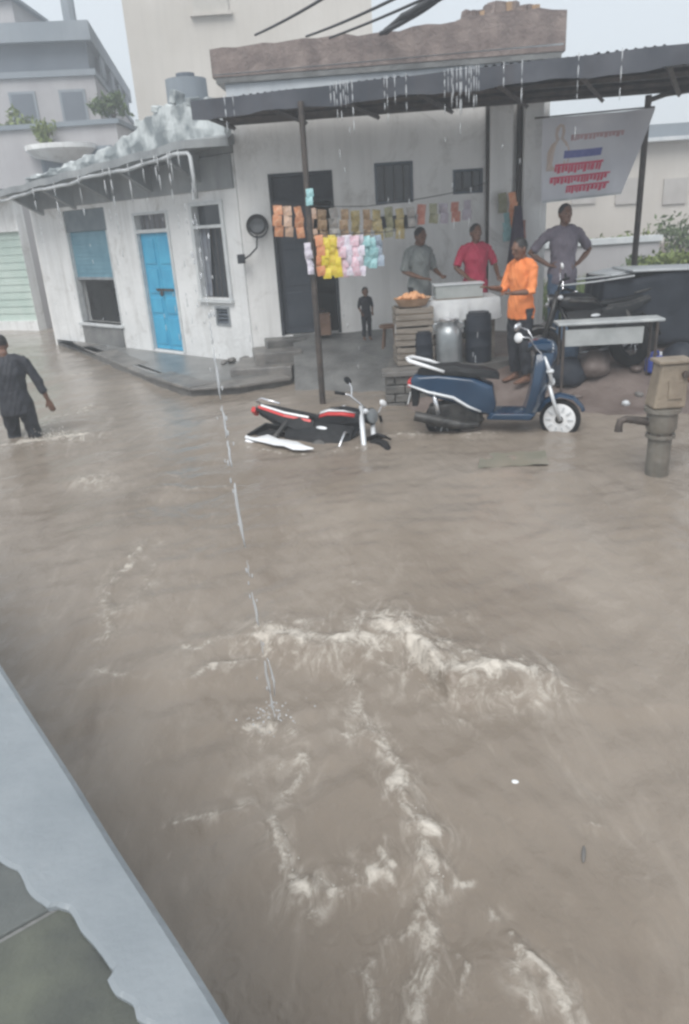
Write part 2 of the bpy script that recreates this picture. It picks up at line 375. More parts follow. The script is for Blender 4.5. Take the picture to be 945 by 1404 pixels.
# ------------------------------------------------------------------ flood water
def foam_lines():
    L = []
    def a(pts, w, s=1.0, h=0.0): L.append((pts, w, s, h))
    a([(365, 872), (410, 882), (450, 890), (495, 884), (520, 884)], 13, 1.0, .035)
    a([(535, 866), (565, 876), (585, 905), (612, 938), (650, 942), (700, 937), (742, 934)], 14, 1.1, .05)
    a([(500, 856), (545, 858), (580, 870), (600, 895)], 22, .62, .02)
    a([(610, 905), (660, 918), (710, 925), (745, 932)], 16, .45, .02)
    a([(265, 925), (300, 915), (340, 900), (372, 890)], 7, .75, .02)
    a([(275, 885), (320, 872), (370, 862), (430, 858)], 10, .5, .01)
    a([(487, 925), (492, 965), (505, 995), (527, 1024), (545, 1050), (553, 1090), (575, 1118), (584, 1150), (590, 1190), (602, 1222), (588, 1240), (578, 1262), (597, 1300), (588, 1340), (574, 1372), (570, 1404), (568, 1440)], 9, .82, .02)
    a([(482, 1010), (500, 1012), (518, 1012)], 8, .55, .01)
    a([(578, 1125), (592, 1140), (600, 1150)], 8, .9, .02)
    a([(582, 1180), (598, 1200), (602, 1228)], 8, .9, .015)
    a([(520, 1330), (505, 1350), (512, 1378), (508, 1410)], 6, .8, .01)
    a([(545, 1300), (560, 1290), (585, 1270)], 12, .55, .01)
    a([(412, 1000), (418, 1040), (410, 1070), (395, 1095), (382, 1120), (380, 1160)], 9, .62, .012)
    a([(380, 1125), (376, 1170), (388, 1205), (408, 1222), (425, 1215)], 7, .85, .02)
    a([(402, 1222), (420, 1228)], 11, 1.1, .02)
    a([(428, 1262), (445, 1245), (475, 1235), (505, 1222), (530, 1205), (540, 1195)], 7, .8, .015)
    a([(495, 1215), (515, 1205)], 13, .8, .015)
    a([(528, 1175), (535, 1215)], 7, .8, .01)
    a([(240, 1118), (285, 1112), (320, 1105), (352, 1092)], 4, .75, .012)
    a([(345, 1060), (370, 1040), (400, 1030)], 9, .45, .01)
    a([(194, 750), (183, 775), (160, 790), (152, 820), (143, 850), (135, 880)], 5, .7, .02)
    a([(215, 780), (200, 810), (185, 838)], 9, .4, .01)
    a([(130, 920), (165, 925), (180, 922)], 4, .6, .01)
    a([(125, 655), (140, 662)], 8, .65, .01); a([(236, 650), (244, 654)], 5, .5, .01)
    a([(200, 668), (260, 672), (330, 666)], 4, .3, .02)
    a([(150, 705), (195, 700)], 4, .3, .02)
    a([(480, 805), (505, 806)], 6, .4, .01)
    a([(620, 1000), (640, 1000)], 9, .62, .01); a([(815, 1132), (840, 1138)], 7, .4, .01)
    a([(668, 1262), (675, 1272)], 6, .6, .01); a([(618, 1205), (630, 1228), (650, 1222)], 5, .6, .01)
    a([(632, 1330), (640, 1350), (636, 1385)], 6, .6, .01)
    a([(715, 1325), (730, 1342), (712, 1360), (735, 1385), (735, 1410)], 7, .75, .015)
    a([(730, 1340), (755, 1362), (775, 1392), (785, 1420)], 7, .95, .02)
    a([(700, 1300), (718, 1330)], 5, .5, .01)
    a([(30, 608), (60, 604), (95, 600), (118, 598)], 7, 1.2, .02); a([(70, 574), (105, 566), (125, 556)], 5, .6, .015); a([(85, 516), (130, 512)], 3.5, .7, .01)
    a([(20, 596), (50, 588), (85, 580)], 4, .6, .01)
    a([(640, 595), (672, 596)], 5, .75, .01); a([(548, 597), (580, 597)], 5, .75, .01)
    a([(700, 612), (800, 604)], 3, .35, .0); a([(335, 604), (345, 612), (430, 622), (510, 612)], 4, .5, .0)
    a([(890, 657), (905, 660), (925, 656)], 4, .5, .0)
    a([(365, 980), (378, 990)], 9, .95, .02)
    return L
def water():
    X, Y, q = radial_grid(.9, 70, 1.0058, -62, 62, .22)
    P = np.stack([X, Y], -1)
    foam = np.zeros_like(X); Z = np.zeros_like(X)
    # general chop: the flow runs from the left street towards the right foreground
    rr = np.hypot(X, Y)
    fade = np.clip(5.0 / np.maximum(rr, 1), .18, 1.4)
    rg = np.random.default_rng(3)
    for i in range(46):
        lam = .16 * 1.075 ** i
        th = rg.normal(R(-62), .7); k = 2 * math.pi / lam
        amp = .0105 * lam ** .75
        wx = X + .10 * wob(X * .9 + i, Y * .9, 1.3); wy = Y + .10 * wob(Y * .8, X * 1.1 - i, 1.1)
        Z += amp * np.sin(k * (wx * math.cos(th) + wy * math.sin(th)) + rg.uniform(0, 6.28)) * (.6 + .6 * wob(X * .6 + 3 * i, Y * .6))
    Z *= np.clip(fade, .3, 1.0) * .66
    # turbulent zone around the street's standing wave
    turb = np.exp(-(((X + .2) / 1.5) ** 2 + ((Y - 2.9) / 1.6) ** 2))
    Z += turb * .018 * wob(X * 7, Y * 6, 1.2)
    wrp = np.stack([wob(X * 4, Y * 4) * .07 + wob(X * 13, Y * 11) * .035 + wob(X * 31, Y * 29) * .014, wob(Y * 4 + 5, X * 4) * .07 + wob(Y * 12 + 5, X * 13) * .035 + wob(Y * 30, X * 33 + 2) * .014], -1)
    wp = P + wrp * np.clip(rr / 4, .35, 1.2)[..., None]
    veil = np.zeros_like(X)
    for i in range(420):   # rain rings
        r_ = 1.3 + 8 * rg.random() ** 1.4; an = rg.uniform(-.62, .62); x0, y0 = r_ * math.sin(an), r_ * math.cos(an); R_ = rg.uniform(.03, .09); m_ = (np.abs(X - x0) < .2) & (np.abs(Y - y0) < .2)
        dd = np.hypot(X[m_] - x0, Y[m_] - y0); Z[m_] += .0018 * np.cos((dd - R_) * 150) * np.exp(-((dd - R_) / .022) ** 2)
    for pts, w, s, h in foam_lines():
        g = [G(u, v, 0)[:2] for u, v in pts]
        best = np.full(X.shape, 9.0)
        for a, b in zip(g[:-1], g[1:]):
            ab = b - a; t = np.clip(((wp - a) @ ab) / (ab @ ab + 1e-9), 0, 1)
            d = np.linalg.norm(wp - (a + t[..., None] * ab), axis=-1)
            best = np.minimum(best, d)
        gc = np.mean(g, 0); wm = w * np.hypot(*gc) * 1.12 / FPX * 1.25
        foam = np.maximum(foam, s * np.exp(-(best / (wm * 1.3)) ** 2))
        veil = np.maximum(veil, s * np.exp(-(best / (wm * 4.4)) ** 2))
        if h > 0:
            Z += h * .7 * np.exp(-(best / (wm * 1.6)) ** 2) * (1 + .6 * wob(X * 17, Y * 17))
    # standing waves: long smooth back, steep dark face towards the raised platform
    for pts, h in (([(330, 872), (365, 876), (410, 886), (450, 895), (495, 889), (530, 885)], .08), ([(535, 872), (565, 884), (585, 912), (612, 945), (650, 950), (700, 944), (760, 938)], .085), ([(150, 930), (265, 930), (300, 920), (345, 905)], .03), ([(760, 965), (850, 972), (945, 965), (1050, 950)], .03), ([(190, 672), (260, 676), (335, 670)], .035), ([(140, 712), (200, 706)], .03), ([(230, 1122), (285, 1116), (355, 1096)], .025)):
        g = np.array([G(u, v, 0)[:2] for u, v in pts]); g = g[np.argsort(g[:, 0])]
        yl = np.interp(X, g[:, 0], g[:, 1]) + .02 * wob(X * 9, Y * 2); dy = Y - yl; kk = np.hypot(*g.mean(0)) / 3.6
        win = sstep(g[0, 0] - .15 * kk, g[0, 0] + .3 * kk, X) * (1 - sstep(g[-1, 0] - .35 * kk, g[-1, 0] + .1 * kk, X))
        Z += win * h * np.where(dy > 0, np.exp(-(dy / (.42 * kk)) ** 2), np.exp(-(dy / (.10 * kk)) ** 2) * 1.25 - .25 * np.exp(-((dy + .16 * kk) / (.2 * kk)) ** 2))
    me = grid_mesh('flood_water', X, Y, Z, q)
    at = me.attributes.new('foam', 'FLOAT', 'POINT'); at.data.foreach_set('value', foam.reshape(-1).astype(np.float32))
    av = me.attributes.new('veil', 'FLOAT', 'POINT'); av.data.foreach_set('value', veil.reshape(-1).astype(np.float32))
    mt = bpy.data.materials.new('muddy_flood_water'); mt.use_nodes = True; t = mt.node_tree; b = t.nodes['Principled BSDF']
    tc = t.nodes.new('ShaderNodeTexCoord')
    def noise(sc, det, rough=.55, scale=(1, 1, 1), rot=0.0, dist=0.0):
        mp = t.nodes.new('ShaderNodeMapping'); mp.inputs['Scale'].default_value = scale; mp.inputs['Rotation'].default_value = (0, 0, rot)
        t.links.new(tc.outputs['Object'], mp.inputs[0])
        n = t.nodes.new('ShaderNodeTexNoise'); n.inputs['Scale'].default_value = sc; n.inputs['Detail'].default_value = det
        n.inputs['Roughness'].default_value = rough; n.inputs['Distortion'].default_value = dist
        t.links.new(mp.outputs[0], n.inputs['Vector']); return n.outputs[0]
    def mrange(x, a, bb, c=0.0, d=1.0):
        r = t.nodes.new('ShaderNodeMapRange'); r.inputs[1].default_value = a; r.inputs[2].default_value = bb; r.inputs[3].default_value = c; r.inputs[4].default_value = d
        r.interpolation_type = 'SMOOTHSTEP'; t.links.new(x, r.inputs[0]); return r.outputs[0]
    def math_(op, x, y):
        n = t.nodes.new('ShaderNodeMath'); n.operation = op
        for i, k in enumerate((x, y)):
            if isinstance(k, (int, float)): n.inputs[i].default_value = k
            else: t.links.new(k, n.inputs[i])
        return n.outputs[0]
    def mixc(fac, c1, c2):
        n = t.nodes.new('ShaderNodeMix'); n.data_type = 'RGBA'; t.links.new(fac, n.inputs[0])
        for i, k in ((6, c1), (7, c2)):
            if isinstance(k, tuple): n.inputs[i].default_value = (*k, 1)
            else: t.links.new(k, n.inputs[i])
        return n.outputs[2]
    at_n = t.nodes.new('ShaderNodeAttribute'); at_n.attribute_name = 'foam'
    fo = at_n.outputs['Fac']
    nz = noise(16, 8, .68, (1, 1, 1), 0, .6); nf = noise(55, 5, .6)
    silt = mixc(mrange(noise(.55, 6, .6, (1, .45, 1), R(-60), .5), .3, .7), (.205, .170, .136), (.290, .250, .210))
    # silt swirls: lighter froth-brown streaks drawn out along the flow
    sw = mrange(noise(2.6, 9, .66, (1, .32, 1), R(25), 1.2), .55, .78, 0, .45)
    silt = mixc(sw, silt, (.40, .355, .305))
    dk = mrange(noise(1.7, 8, .65, (1, .4, 1), R(-35), 1.0), .56, .74, 0, .5)
    silt = mixc(dk, silt, (.165, .134, .108))
    vn = t.nodes.new('ShaderNodeAttribute'); vn.attribute_name = 'veil'; ve = vn.outputs['Fac']
    wisp = noise(7, 9, .7, (1, .5, 1), R(35), 1.6)
    rn = noise(3.2, 4, .5, (1, .42, 1), R(28), .8)
    ridge = math_('SUBTRACT', 1.0, math_('MULTIPLY', math_('ABSOLUTE', math_('SUBTRACT', rn, .5), 0), 9.0))      # thin foam filaments
    rn2 = noise(7, 4, .5, (1, .6, 1), R(-20), .8)
    ridge2 = math_('SUBTRACT', 1.0, math_('MULTIPLY', math_('ABSOLUTE', math_('SUBTRACT', rn2, .5), 0), 8.0))
    f2 = math_('ADD', math_('MULTIPLY', fo, 1.1), math_('MULTIPLY', math_('SUBTRACT', noise(9, 9, .7, (1, .7, 1), R(20), 1.0), .5), 4.2))
    f2 = math_('ADD', f2, math_('MULTIPLY', math_('SUBTRACT', nf, .5), .9))
    mask = math_('MULTIPLY', mrange(f2, .25, 1.6), mrange(fo, .04, .42))
    vm = math_('MULTIPLY', mrange(wisp, .45, .72), mrange(ve, .12, .95, 0, .5))
    fil = math_('MULTIPLY', math_('MULTIPLY', mrange(ridge, .3, 1.0), mrange(wisp, .42, .7)), mrange(ve, .1, .9, 0, .7))
    fil2 = math_('MULTIPLY', math_('MULTIPLY', mrange(ridge2, .2, 1.0), mrange(wisp, .46, .66)), mrange(ve, .25, 1.0, 0, .75))
    thin = math_('MULTIPLY', mrange(ridge, .6, 1.0), mrange(wisp, .5, .75, 0, .14))
    vm = math_('MAXIMUM', math_('MAXIMUM', vm, fil), math_('MAXIMUM', fil2, thin))
    mask = math_('MAXIMUM', mask, vm)
    mask = math_('MULTIPLY', mask, .9)
    col = mixc(mask, silt, (.64, .59, .52))
    t.links.new(col, b.inputs['Base Color'])
    t.links.new(mrange(mask, 0, 1, .06, .6), b.inputs['Roughness'])
    b.inputs['Specular IOR Level'].default_value = .5; b.inputs['IOR'].default_value = 1.33
    hgt = math_('ADD', math_('MULTIPLY', noise(5, 6, .6, (1, .55, 1), R(-50), .4), 1.0), math_('MULTIPLY', noise(24, 4, .6, (1, .7, 1), R(-40)), .34))
    hgt = math_('ADD', hgt, math_('MULTIPLY', mask, .5))
    bp = t.nodes.new('ShaderNodeBump'); bp.inputs['Strength'].default_value = .5; bp.inputs['Distance'].default_value = .035
    t.links.new(hgt, bp.inputs['Height']); t.links.new(bp.outputs[0], b.inputs['Normal'])
    tag(link('flood_water', me, mt), kind='structure')
water()

# ------------------------------------------------------------------ corner house
LW = Wall2((-1.36, 12.66), G(78, 470, .05))       # left wing along the side street
MW = Wall2((-1.36, 12.66), (3.62, 12.36))         # main front behind the porch
house = thing('corner_house', 'whitewashed corner house with blue door, bare brick parapet and flooded plinth', 'house', (-1.36, 12.66, 0))
HB = dict(parent=house, world=True)
def lr(w, u0, v0, u1, v1):    # pixel rectangle (top left, bottom right) -> wall rectangle
    a, z = w.px(u0, v0); b, y = w.px(u1, v1); return (min(a, b), max(a, b), min(z, y), max(z, y))
# left wing openings (along the wall, heights)
a_sh = (3.95, 5.55, .58, 2.79); a_dr = (1.9, 3.0, .17, 2.63); a_wi = (.40, 1.22, 1.18, 2.69); a_ve = (.5, .88, .72, 1.04)
mb = MB(); wall_holes(mb, LW, 0.0, 6.85, -.5, 3.35, -.24, 0.0, [a_sh, a_dr, a_wi, a_ve])
mb.build('side_wall', M_white, house, world=True)
# main front openings
m_dr = (*MW.px(367, 240)[:1], MW.px(455, 232)[0], .56, MW.px(410, 236)[1])
m_w1 = lr(MW, 513, 224, 567, 277); m_w2 = lr(MW, 621, 233, 662, 264)
MEND = MW.px(740, 300)[0]
mb = MB(); wall_holes(mb, MW, 0.02, MEND, -.5, 4.26, -.24, 0.0, [m_dr, m_w1, m_w2])
mb.build('front_wall', M_wall, house, world=True)
# hidden walls and roofs that close the rooms
c0 = LW.P(0, 0); c1 = LW.P(6.85, 0); c2 = LW.P(6.85, 0, -3.6); c3 = MW.P(0.02, 0, -4.2); c4 = MW.P(MEND, 0, -4.2); c5 = MW.P(MEND, 0)
for A, B, top in ((c1, c2, 3.35), (c2, c3, 3.35), (c3, c4, 4.26), (c4, c5, 4.26)):
    w = Wall2(A, B); w.n = -w.n if False else w.n
    mb = MB(); mb.wbox(w, .005, w.L - .005, -.5, top - .01, -.1, .1); mb.build('back_wall', M_wall, **HB)
w = Wall2(c3, MW.P(.02, 0, -.3)); mb = MB(); mb.wbox(w, 0, w.L - .2, -.5, 4.25, -.1, .08); mb.build('back_wall', M_wall, **HB)
mb = MB(); mb.poly([c0 + 0, c1, c2, c3][::-1], 3.36, 3.46); mb.build('terrace_slab', M_awn, **HB)
mb = MB(); mb.poly([MW.P(-.1, 0, .16), MW.P(MEND + .2, 0, .16), MW.P(MEND + .2, 0, -4.3), MW.P(-.1, 0, -4.3)], 4.265, 4.34); mb.build('roof_slab', M_conc, **HB)
# plaster band and brick parapet, uneven top
mb = MB()
zL, zR = MW.px(310, 110, .2)[1] + .04, MW.px(770, 82, .2)[1] + .12
mb.hexa([MW.P(.02, 3.86, .10), MW.P(MEND + .2, 3.86, .10), MW.P(MEND + .2, 3.86, .002), MW.P(.02, 3.86, .002),
         MW.P(.02, 4.262, .10), MW.P(MEND + .2, 4.262, .10), MW.P(MEND + .2, 4.262, .002), MW.P(.02, 4.262, .002)])
mb.build('plaster_band', M_band, house, world=True)
mb = MB(); pts = 26; a0 = MW.px(287, 68, .17)[0]; a1 = MW.px(778, 12, .17)[0]; z0 = MW.px(287, 68, .17)[1]; z1 = MW.px(778, 12, .17)[1]
rg = []
for i in range(pts + 1):
    t = i / pts; a = a0 + (a1 - a0) * t; z = z0 + (z1 - z0) * t + .012 * math.sin(i * 2.1) + (.05 if .72 < t < .93 else 0) - (.03 if .4 < t < .55 else 0)
    rg.append([MW.P(a, 4.345, .17), MW.P(a, z, .17), MW.P(a, z, -.04), MW.P(a, 4.345, -.04)])
PA0, PA1, PZ0, PZ1 = a0, a1, z0, z1
mb.rings(rg); mb.build('brick_parapet', M_par, house, world=True)
mb = MB(); mb.hexa([MW.P(a0 + .03, 4.342, .13), MW.P(a1 - .03, 4.342, .13), MW.P(a1 - .03, 4.342, .02), MW.P(a0 + .03, 4.342, .02)] + [MW.P(a0 + .03, 4.38, .182), MW.P(a1 - .03, 4.44, .182), MW.P(a1 - .03, 4.44, .02), MW.P(a0 + .03, 4.38, .02)])
mb.build('drip_course', M_band, house, world=True)
# pilasters at the right end of the front
for (u0, u1, o, mt) in ((672, 704, .14, M_wall), (719, 745, .22, M_wall)):
    p0, p1 = MW.px(u0, 200, o)[0], MW.px(u1, 200, o)[0]
    mb = MB(); mb.wbox(MW, p0, p1, -.2, 3.9, .001, o); mb.build('pilaster', mt, house, world=True, bevel=.02)
for u, r in ((669, .035), (712, .045)):
    a = MW.px(u, 200, .08)[0]; mb = MB(); mb.tube([MW.P(a, .5, .07), MW.P(a + .01, 2, .08), MW.P(a, 3.85, .07)], r, 10)
    mb.build('drain_pipe', M_iron, house, smooth=True, world=True)
# doorway
d0, d1, dz0, dz1 = m_dr
zt = MW.px(400, 279)[1]
mb = MB(); f = .05
mb.wbox(MW, d0, d0 + f, dz0, dz1, -.16, .012); mb.wbox(MW, d1 - f, d1, dz0, dz1, -.16, .012); mb.wbox(MW, d0 + f, d1 - f, dz1 - f, dz1, -.16, .01); mb.wbox(MW, d0 + f, d1 - f, zt, zt + .05, -.16, .008)
df = mb.build('door_frame', M_dark, house, world=True)
mb = MB(); mb.wbox(MW, d0 + f, d1 - f, zt + .05, dz1 - f, -.13, -.1); mb.build('transom_panel', M_dark, df, world=True)
am = d0 + (d1 - d0) * .62
mb = MB(); mb.wbox(MW, d0 + f, am, dz0 + .02, zt, -.12, -.08)
dl = mb.build('door_leaf', mat('dark_slate_door', (.03, .04, .055), (.05, .06, .075), .5, 3, .2), house, world=True)
for k in range(3):
    mb = MB(); zz = dz0 + .12 + k * .66; mb.wbox(MW, d0 + f + .07, am - .07, zz, zz + .56, -.08, -.066); mb.build('door_panel', MATS['dark_slate_door'], dl, world=True, bevel=.008)
mb = MB(); mb.ell(MW.P(am - .05, dz0 + 1.0, -.06), (.02, .02, .05)); mb.build('handle', M_steel, dl, world=True)
# front windows
for (q, n) in ((m_w1, 3), (m_w2, 2)):
    mb = MB(); a, b, c, d = q; f = .035
    mb.wbox(MW, a, a + f, c, d, -.1, .015); mb.wbox(MW, b - f, b, c, d, -.1, .015); mb.wbox(MW, a + f, b - f, c, c + f, -.1, .012); mb.wbox(MW, a + f, b - f, d - f, d, -.1, .012)
    wf = mb.build('window', M_greydark, house, world=True)
    mb = MB(); mb.wbox(MW, a + f, b - f, c + f, d - f, -.09, -.08); mb.build('pane', M_glass, wf, world=True)
    for k in range(n):
        aa = a + (b - a) * (k + 1) / (n + 1); mb = MB(); mb.tube([MW.P(aa, c + f, -.03), MW.P(aa, d - f, -.03)], .008, 6); mb.build('bar', M_iron, wf, world=True)
# blackboard-like slot sign under the big window
a, b, c, d = lr(MW, 520, 297, 570, 312)
mb = MB(); mb.wbox(MW, a, b, c, d, .004, .05); mb.build('ledge', M_dark, house, world=True, bevel=.006)

mb = MB(); mb.wbox(LW, .03, 6.8, 2.86, 3.34, .002, .035); mb.build('awning_shade_band', M_awn, house, world=True, bevel=.01)  # added grey strip: shade and grime under the awning put into its colour
# left wing: half raised teal shutter bay
a, b, c, d = a_sh
mb = MB(); mb.wbox(LW, a - .05, b + .05, c - .06, c + .0, -.2, .07); mb.build('shop_sill', M_frame, house, world=True, bevel=.01)
mb = MB(); mb.wbox(LW, a + .02, b - .02, -.3, c - .062, .003, .03); mb.build('shop_apron', M_conc, house, world=True)
mb = MB(); mb.wbox(LW, a, b, 2.38, d, -.2, -.02); sb = mb.build('shutter_box', mat('shutter_box_paint', (.1, .13, .15), (.15, .18, .2), .6, 4), house, world=True, bevel=.015)
zb = 1.5; n = 11; h = (2.38 - zb) / n
for k in range(n):
    mb = MB(); z0 = zb + k * h; mb.hexa([LW.P(a + .02, z0, -.06), LW.P(b - .02, z0, -.06), LW.P(b - .02, z0, -.1), LW.P(a + .02, z0, -.1), LW.P(a + .02, z0 + h, -.075), LW.P(b - .02, z0 + h, -.075), LW.P(b - .02, z0 + h, -.1), LW.P(a + .02, z0 + h, -.1)])
    mb.build('shutter_slat', M_teal, sb, world=True)
mb = MB(); mb.wbox(LW, a + .02, b - .02, zb - .05, zb - .002, -.11, -.05); mb.build('shutter_rail', M_greyframe, sb, world=True)
for s_ in (a + .001, b - .041):
    mb = MB(); mb.wbox(LW, s_, s_ + .04, c + .002, 2.378, -.12, .01); mb.build('shutter_guide', M_frame, sb, world=True)
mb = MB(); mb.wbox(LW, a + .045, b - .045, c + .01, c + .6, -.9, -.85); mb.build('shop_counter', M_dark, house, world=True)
# blue double door
a, b, c, d = a_dr
mb = MB(); f = .07; zt = 2.28
mb.wbox(LW, a, a + f, c, d, -.18, .02); mb.wbox(LW, b - f, b, c, d, -.18, .02); mb.wbox(LW, a + f, b - f, d - f * .6, d, -.18, .018); mb.wbox(LW, a + f, b - f, zt, zt + .06, -.18, .018)
df = mb.build('door_frame', M_frame, house, world=True)
mb = MB(); mb.wbox(LW, a + f, b - f, zt + .06, d - f * .6, -.13, -.11); mb.build('transom_pane', mat('dusty_transom', (.09, .09, .1), (.15, .15, .16), .3, 5), df, world=True)
for k in range(5):
    aa = a + f + (b - a - 2 * f) * (k + 1) / 6; mb = MB(); mb.tube([LW.P(aa, zt + .06, -.08), LW.P(aa, d - f * .6, -.08)], .007, 6); mb.build('transom_bar', M_iron, df, world=True)
mid = (a + b) / 2
for k, (s0, s1) in enumerate(((a + f + .004, mid - .004), (mid + .004, b - f - .004))):
    mb = MB(); mb.wbox(LW, s0, s1, c + .015, zt - .005, -.1, -.055); lf = mb.build('door_leaf', M_blue, house, world=True, bevel=.006)
    for (z0, z1) in ((.28, .78), (.86, 1.14), (1.22, 1.66), (1.74, 2.18)):
        mb = MB(); mb.wbox(LW, s0 + .07, s1 - .07, z0, z1, -.056, -.038); mb.build('door_panel', M_blue, lf, world=True, bevel=.012)
    if k == 0:
        mb = MB(); mb.wbox(LW, s0 + .1, s1 + .16, 1.27, 1.31, -.034, -.01); mb.build('bolt', M_iron, lf, world=True); mb = MB(); mb.ell(LW.P(s1 - .02, 1.22, -.0), (.035, .02, .05)); mb.build('padlock', M_iron, lf, world=True, smooth=True)
# tall window with top light and grille
a, b, c, d = a_wi; f = .04; zt = 2.32
mb = MB(); mb.wbox(LW, a - .04, a + f, c - .02, d + .02, -.14, .03); mb.wbox(LW, b - f, b + .04, c - .02, d + .02, -.14, .03)
mb.wbox(LW, a + f, b - f, d - f, d + .02, -.14, .028); mb.wbox(LW, a + f, b - f, zt - .02, zt + .03, -.14, .028); mb.wbox(LW, a - .06, b + .06, c - .07, c - .021, -.1, .07)
wf = mb.build('window', M_frame, house, world=True)
for (z0, z1) in ((c, zt - .02), (zt + .03, d - f)):
    mb = MB(); mb.wbox(LW, a + f, b - f, z0, z1, -.12, -.11); mb.build('pane', M_glass, wf, world=True)
for k in range(5):
    aa = a + f + (b - a - 2 * f) * (k + 1) / 6; mb = MB(); mb.tube([LW.P(aa, c, -.04), LW.P(aa, zt - .02, -.04)], .006, 6); mb.build('bar', M_iron, wf, world=True)
# pale curtain pulled to one side behind the grille
mb = MB(); rg = []
for i in range(15):
    t = i / 14; aa = b - f - .004 - (.30) * t; 
    zz = [(c + .02, .55), (c + .5, .75), (zt - .03, 1.0)]
    rg.append([LW.P(b - f - .004 - .30 * t * k_, z_, -.085 + .012 * math.sin(i * 2.4)) for z_, k_ in zz])
vs = [p for r_ in rg for p in r_]; mb.add(vs, [(i * 3 + j, (i + 1) * 3 + j, (i + 1) * 3 + j + 1, i * 3 + j + 1) for i in range(14) for j in range(2)])
mb.build('curtain', mat('curtain_cloth', (.2, .22, .26), (.28, .3, .33), .8, 5), wf, world=True, smooth=True)
a, b, c, d = a_ve
mb = MB(); f = .035
mb.wbox(LW, a, a + f, c, d, -.1, .02); mb.wbox(LW, b - f, b, c, d, -.1, .02); mb.wbox(LW, a + f, b - f, c, c + f, -.1, .018); mb.wbox(LW, a + f, b - f, d - f, d, -.1, .018)
vf = mb.build('vent_frame', M_greyframe, house, world=True)
mb = MB(); mb.wbox(LW, a + f, b - f, c + f, d - f, -.09, -.08); mb.build('vent_back', M_dark, vf, world=True)
for k in range(4):
    z_ = c + f + (d - c - 2 * f) * (k + .5) / 4; mb = MB(); mb.hexa([LW.P(a + f, z_ - .02, .0), LW.P(b - f, z_ - .02, .0), LW.P(b - f, z_ - .012, -.0), LW.P(a + f, z_ - .012, -.0)] + [LW.P(a + f, z_ + .01, -.06), LW.P(b - f, z_ + .01, -.06), LW.P(b - f, z_ + .018, -.06), LW.P(a + f, z_ + .018, -.06)]); mb.build('louvre', M_greydark, vf, world=True)
# street awning slab of the left wing, gutter pipe and brackets
ao = .85
(ar, zr), (al, zl) = LW.px(252, 192, ao), LW.px(32, 258, ao)
al = max(al, 6.9)
def aw(t): return ar + (al - ar) * t, zr + (zl - zr) * t
mb = MB(); rg = []
for i in range(31):
    t = i / 30; a, z = aw(t); z += .012 * math.sin(i * 1.3); w_ = .012 * math.sin(i * 2.9)
    rg.append([LW.P(a, z - .11, ao + w_), LW.P(a, z, ao + w_), LW.P(a, z + .1, .01), LW.P(a, z - .04, .01)])
mb.rings(rg); awn = mb.build('awning', M_awn, house, world=True)
# awning return round the street corner
mb = MB(); a, z = aw(0); e = MW.P(.05, z, .55)
mb.hexa([LW.P(a - .002, z - .11, ao), e - [0, 0, .11], MW.P(.05, z - .05, .005), LW.P(a - .002, z - .04, .012), LW.P(a - .002, z, ao), e, MW.P(.05, z + .1, .005), LW.P(a - .002, z + .1, .012)])
mb.build('awning_return', M_awn, house, world=True)
mb = MB(); P_ = [LW.P(aw(t)[0], aw(t)[1] - .17 + .018 * math.sin(t * 20) + .012 * math.sin(t * 47), ao - .04 + .015 * math.sin(t * 33)) for t in np.linspace(.0, 1, 26)]
P_ = [P_[0] + np.array([.06, -.06, -.62]), P_[0] + np.array([.05, -.05, -.3]), P_[0] + np.array([.035, -.04, -.05])] + P_
mb.tube(P_, .03, 8); mb.build('gutter_pipe', mat('grimy_pipe', (.34, .36, .37), (.5, .52, .53), .5, 4, .3, 12), house, smooth=True, world=True)
for t in (.12, .32, .52, .72, .92):
    a, z = aw(t); mb = MB(); mb.hexa([LW.P(a - .05, z - .5, .01), LW.P(a + .05, z - .5, .01), LW.P(a + .05, z - .5, .0), LW.P(a - .05, z - .5, .0), LW.P(a - .05, z - .12, ao - .15), LW.P(a + .05, z - .12, ao - .15), LW.P(a + .05, z - .05, 0), LW.P(a - .05, z - .05, 0)]); mb.build('bracket', M_awn, house, world=True)
# terrace parapet blocks above the awning: rough, stained, of uneven height
zt0 = 3.46
prof = [(332, 172), (318, 158), (296, 150), (272, 146), (248, 140), (232, 143), (214, 150), (198, 162), (182, 178), (164, 192), (140, 205), (110, 216), (80, 228), (50, 240)]
pp_ = []
for u, v in prof:
    a, z = LW.px(u, v, .06); pp_.append((max(.02, min(a, 6.75)), max(z, zt0 + .05)))
pp_.sort(); rg = []; xs_ = np.linspace(pp_[0][0], 6.7, 70)
for k, a in enumerate(xs_):
    z = float(np.interp(a, [p[0] for p in pp_], [p[1] for p in pp_])) + .025 * math.sin(k * .9) + .015 * math.sin(k * 2.2); w1 = .02 * math.sin(k * .7)
    rg.append([LW.P(a, zt0 + .003, .06 + w1), LW.P(a, zt0 + (z - zt0) * .5, .09 - w1), LW.P(a, z - .02, .06 + w1), LW.P(a, z, .03), LW.P(a, z - .01, -.1), LW.P(a, zt0 + .003, -.12)])
mb = MB(); mb.rings(rg); mb.build('terrace_parapet', M_tarpg, house, world=True)
for k, (a, h_, w_) in enumerate(((.35, .16, .3), (.85, .12, .22), (1.25, .2, .26), (1.8, .1, .3), (2.4, .12, .2))):
    z = float(np.interp(a, [p[0] for p in pp_], [p[1] for p in pp_])); mb = MB(); c = LW.P(a, z + h_ / 2 - .02, -.03); mb.box(c, (w_, .12, h_), (.1 * k, .12 * (-1) ** k, .7 + .2 * k)); mb.build('loose_block', M_tarpg, house, world=True, bevel=.02)

